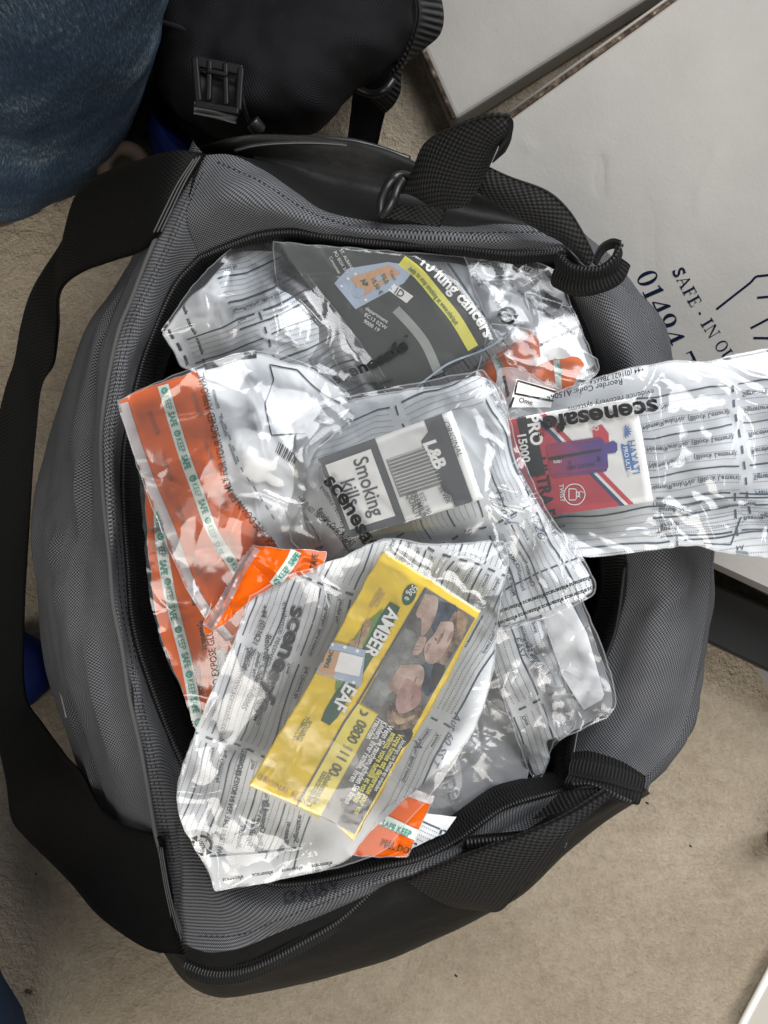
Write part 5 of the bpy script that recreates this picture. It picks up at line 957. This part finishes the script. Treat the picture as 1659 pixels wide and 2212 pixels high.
ytxt(TANL, 'FINEST', .16, .13, 14, .0, .8); ytxt(TANL, 'VIRGINIA', .125, .12, 14, .0, .8); ytxt(LGREEN, 'ROLLING', .165, .68, 15, .0, .8); ytxt(LGREEN, 'TOBACCO', .125, .67, 15, .0, .8)
p = my((.02, .965)); s.put(TANL, text('ORIGINAL BLEND', p[0], p[1], 17, 29, .0, sx=1.0), .0009)
# tax stamp (its square code stays blank)
s.put(STAMP, poly([(700, 1382), (790, 1404), (780, 1484), (684, 1452)]), .0018); s.put(PEACH, poly([(700, 1400), (742, 1410), (720, 1462), (688, 1450)]), .0021); s.put(WT, poly([(735, 1408), (785, 1420), (776, 1462), (722, 1450)]), .0024)
s.put(LGREEN, [text('TABAK', 693, 1440, 13, -72, .03), text('TABAC', 708, 1446, 13, -72, .03)], .0026)
for (x, y) in ((718, 1392), (745, 1398), (772, 1406), (764, 1474)): s.put(WT, ellipse(x, y, 4, 4, n=8), .0024)
s.build('body', YEL, yp, thick=.009)
b10 = bag('big crumpled evidence bag around the yellow pouch, topmost of the pile')
o10 = [(541, 1288), (620, 1245), (740, 1205), (832, 1165), (940, 1175), (1090, 1168), (1098, 1215), (1075, 1330), (1062, 1460), (1010, 1600), (930, 1718), (885, 1770), (830, 1835), (752, 1868), (644, 1890), (560, 1908), (466, 1924), (440, 1860), (395, 1780), (386, 1691), (440, 1540), (500, 1400)]
ct10 = [(541, 1288, .287), (830, 1170, .294), (1090, 1180, .292), (1060, 1460, .284), (930, 1718, .280), (470, 1915, .279), (390, 1700, .282), (700, 1500, .288), (750, 1865, .279)]
p10 = o10[:10] + [(905, 1700), (835, 1745), (775, 1825), (740, 1862)] + o10[14:]
s = Sheet(p10, (0, 5, 11, 16), .285, seed=123, amp=.004, scale=85, folds=12, fold_amp=.004, warp=9, ctrl=[(a, b, c - .002) for a, b, c in ct10], step=6)
RL = [(832, 1160), (838, 1200), (690, 1440), (538, 1695), (765, 1815), (760, 1950), (300, 1950), (380, 1500), (540, 1200)]; RR = [(1040, 1330), (1120, 1330), (1100, 1500), (900, 1850), (780, 1850), (900, 1600)]; RT = [(838, 1160), (1120, 1150), (1120, 1325), (1038, 1322), (845, 1195)]
s.puts(form(880, 1150, 109, 330, 400, 15, 41), region=RL); s.puts(form(770, 1480, 109, 420, 400, 15, 42), region=RL); s.puts(form(1120, 1310, 119, 600, 200, 13, 45), region=RR); s.puts(form(1140, 1140, 112, 230, 300, 14, 44), region=RT)
s.put(INK, [text('WRITE IN BALL PEN IN BOXES PROVIDED', 466, 1845, 17, -76, .005, True, sx=.75), line([(452, 1850), (560, 1842), (640, 1832)], 4), text('Reason', 510, 1830, 16, -80, .01, True), text('Signature', 534, 1828, 16, -80, .01, True), text('Bag Opened By', 556, 1826, 16, -80, .01, True), text('Reason', 612, 1822, 16, -80, .01, True), text('Signature', 634, 1820, 16, -80, .01, True)], warp=False)
s.put(PEN, [textpath('Aut 60 SS T', [(985, 1540), (960, 1600), (930, 1650), (900, 1700)], 24, 0, shear=.3), text('A', 900, 1600, 26, 100, 0, shear=.3)])
s.put(BINK, textpath('scenesafe', [(630, 1308), (622, 1350), (598, 1420), (570, 1475), (550, 1530), (545, 1545)], 50, .03, sx=1.28), .0014, warp=False)
s.put(BINK, [textpath('evidence recovery systems', [(611, 1300), (605, 1350), (589, 1400), (567, 1455), (548, 1510)], 18, 0, shear=0, sx=1.1), textpath('Reorder Code: A15065', [(574, 1370), (568, 1420), (545, 1480), (520, 1530)], 19, .015, shear=.15), textpath('+44 (0)1621 786654  www.scenesafe.co.uk', [(566, 1305), (560, 1350), (532, 1420), (500, 1500), (470, 1600)], 18.5, .008, shear=.15, sx=.98), text('TM', 552, 1540, 12, 110, .03)], .0014, warp=False)
s.rim(EDGE, 3); s.build('back_panel', PANEL, b10)
s = Sheet(o10, (0, 5, 11, 16), .294, calm=[(605, 1350, 90), (575, 1460, 95), (530, 1560, 75), (880, 1600, 80), (620, 1290, 50)], seed=125, amp=.0065, scale=80, folds=34, fold_amp=.0065, over=[(oy, .3025)], ctrl=[(a, b, c + .007) for a, b, c in ct10], step=5, warp=0,
          manual=[(832, 1170, 900, 1230, 8, .006), (1038, 1322, 1090, 1200, 8, .007), (760, 1816, 470, 1915, 9, .006), (540, 1697, 400, 1720, 9, .006), (765, 1815, 930, 1720, 8, .005), (560, 1760, 700, 1830, 7, .005), (640, 1680, 820, 1740, 6, .004), (1030, 1330, 900, 1640, 7, .004), (1060, 1220, 960, 1200, 9, .007), (500, 1420, 560, 1300, 9, .006), (420, 1600, 480, 1480, 9, .005)])
recycle(s, 436, 1826, 20, 60)
for k in range(4): s.put(BINK, text('scenesafe', 480 + k * 64, 1898 - k * 10, 12, -9, .02, True), .0008, warp=False)
s.dec = [(m, t, o + .0014) for m, t, o in s.dec]; s.rim(EDGE, 3); s.step = 4; s.build('front_film', FILM, b10)
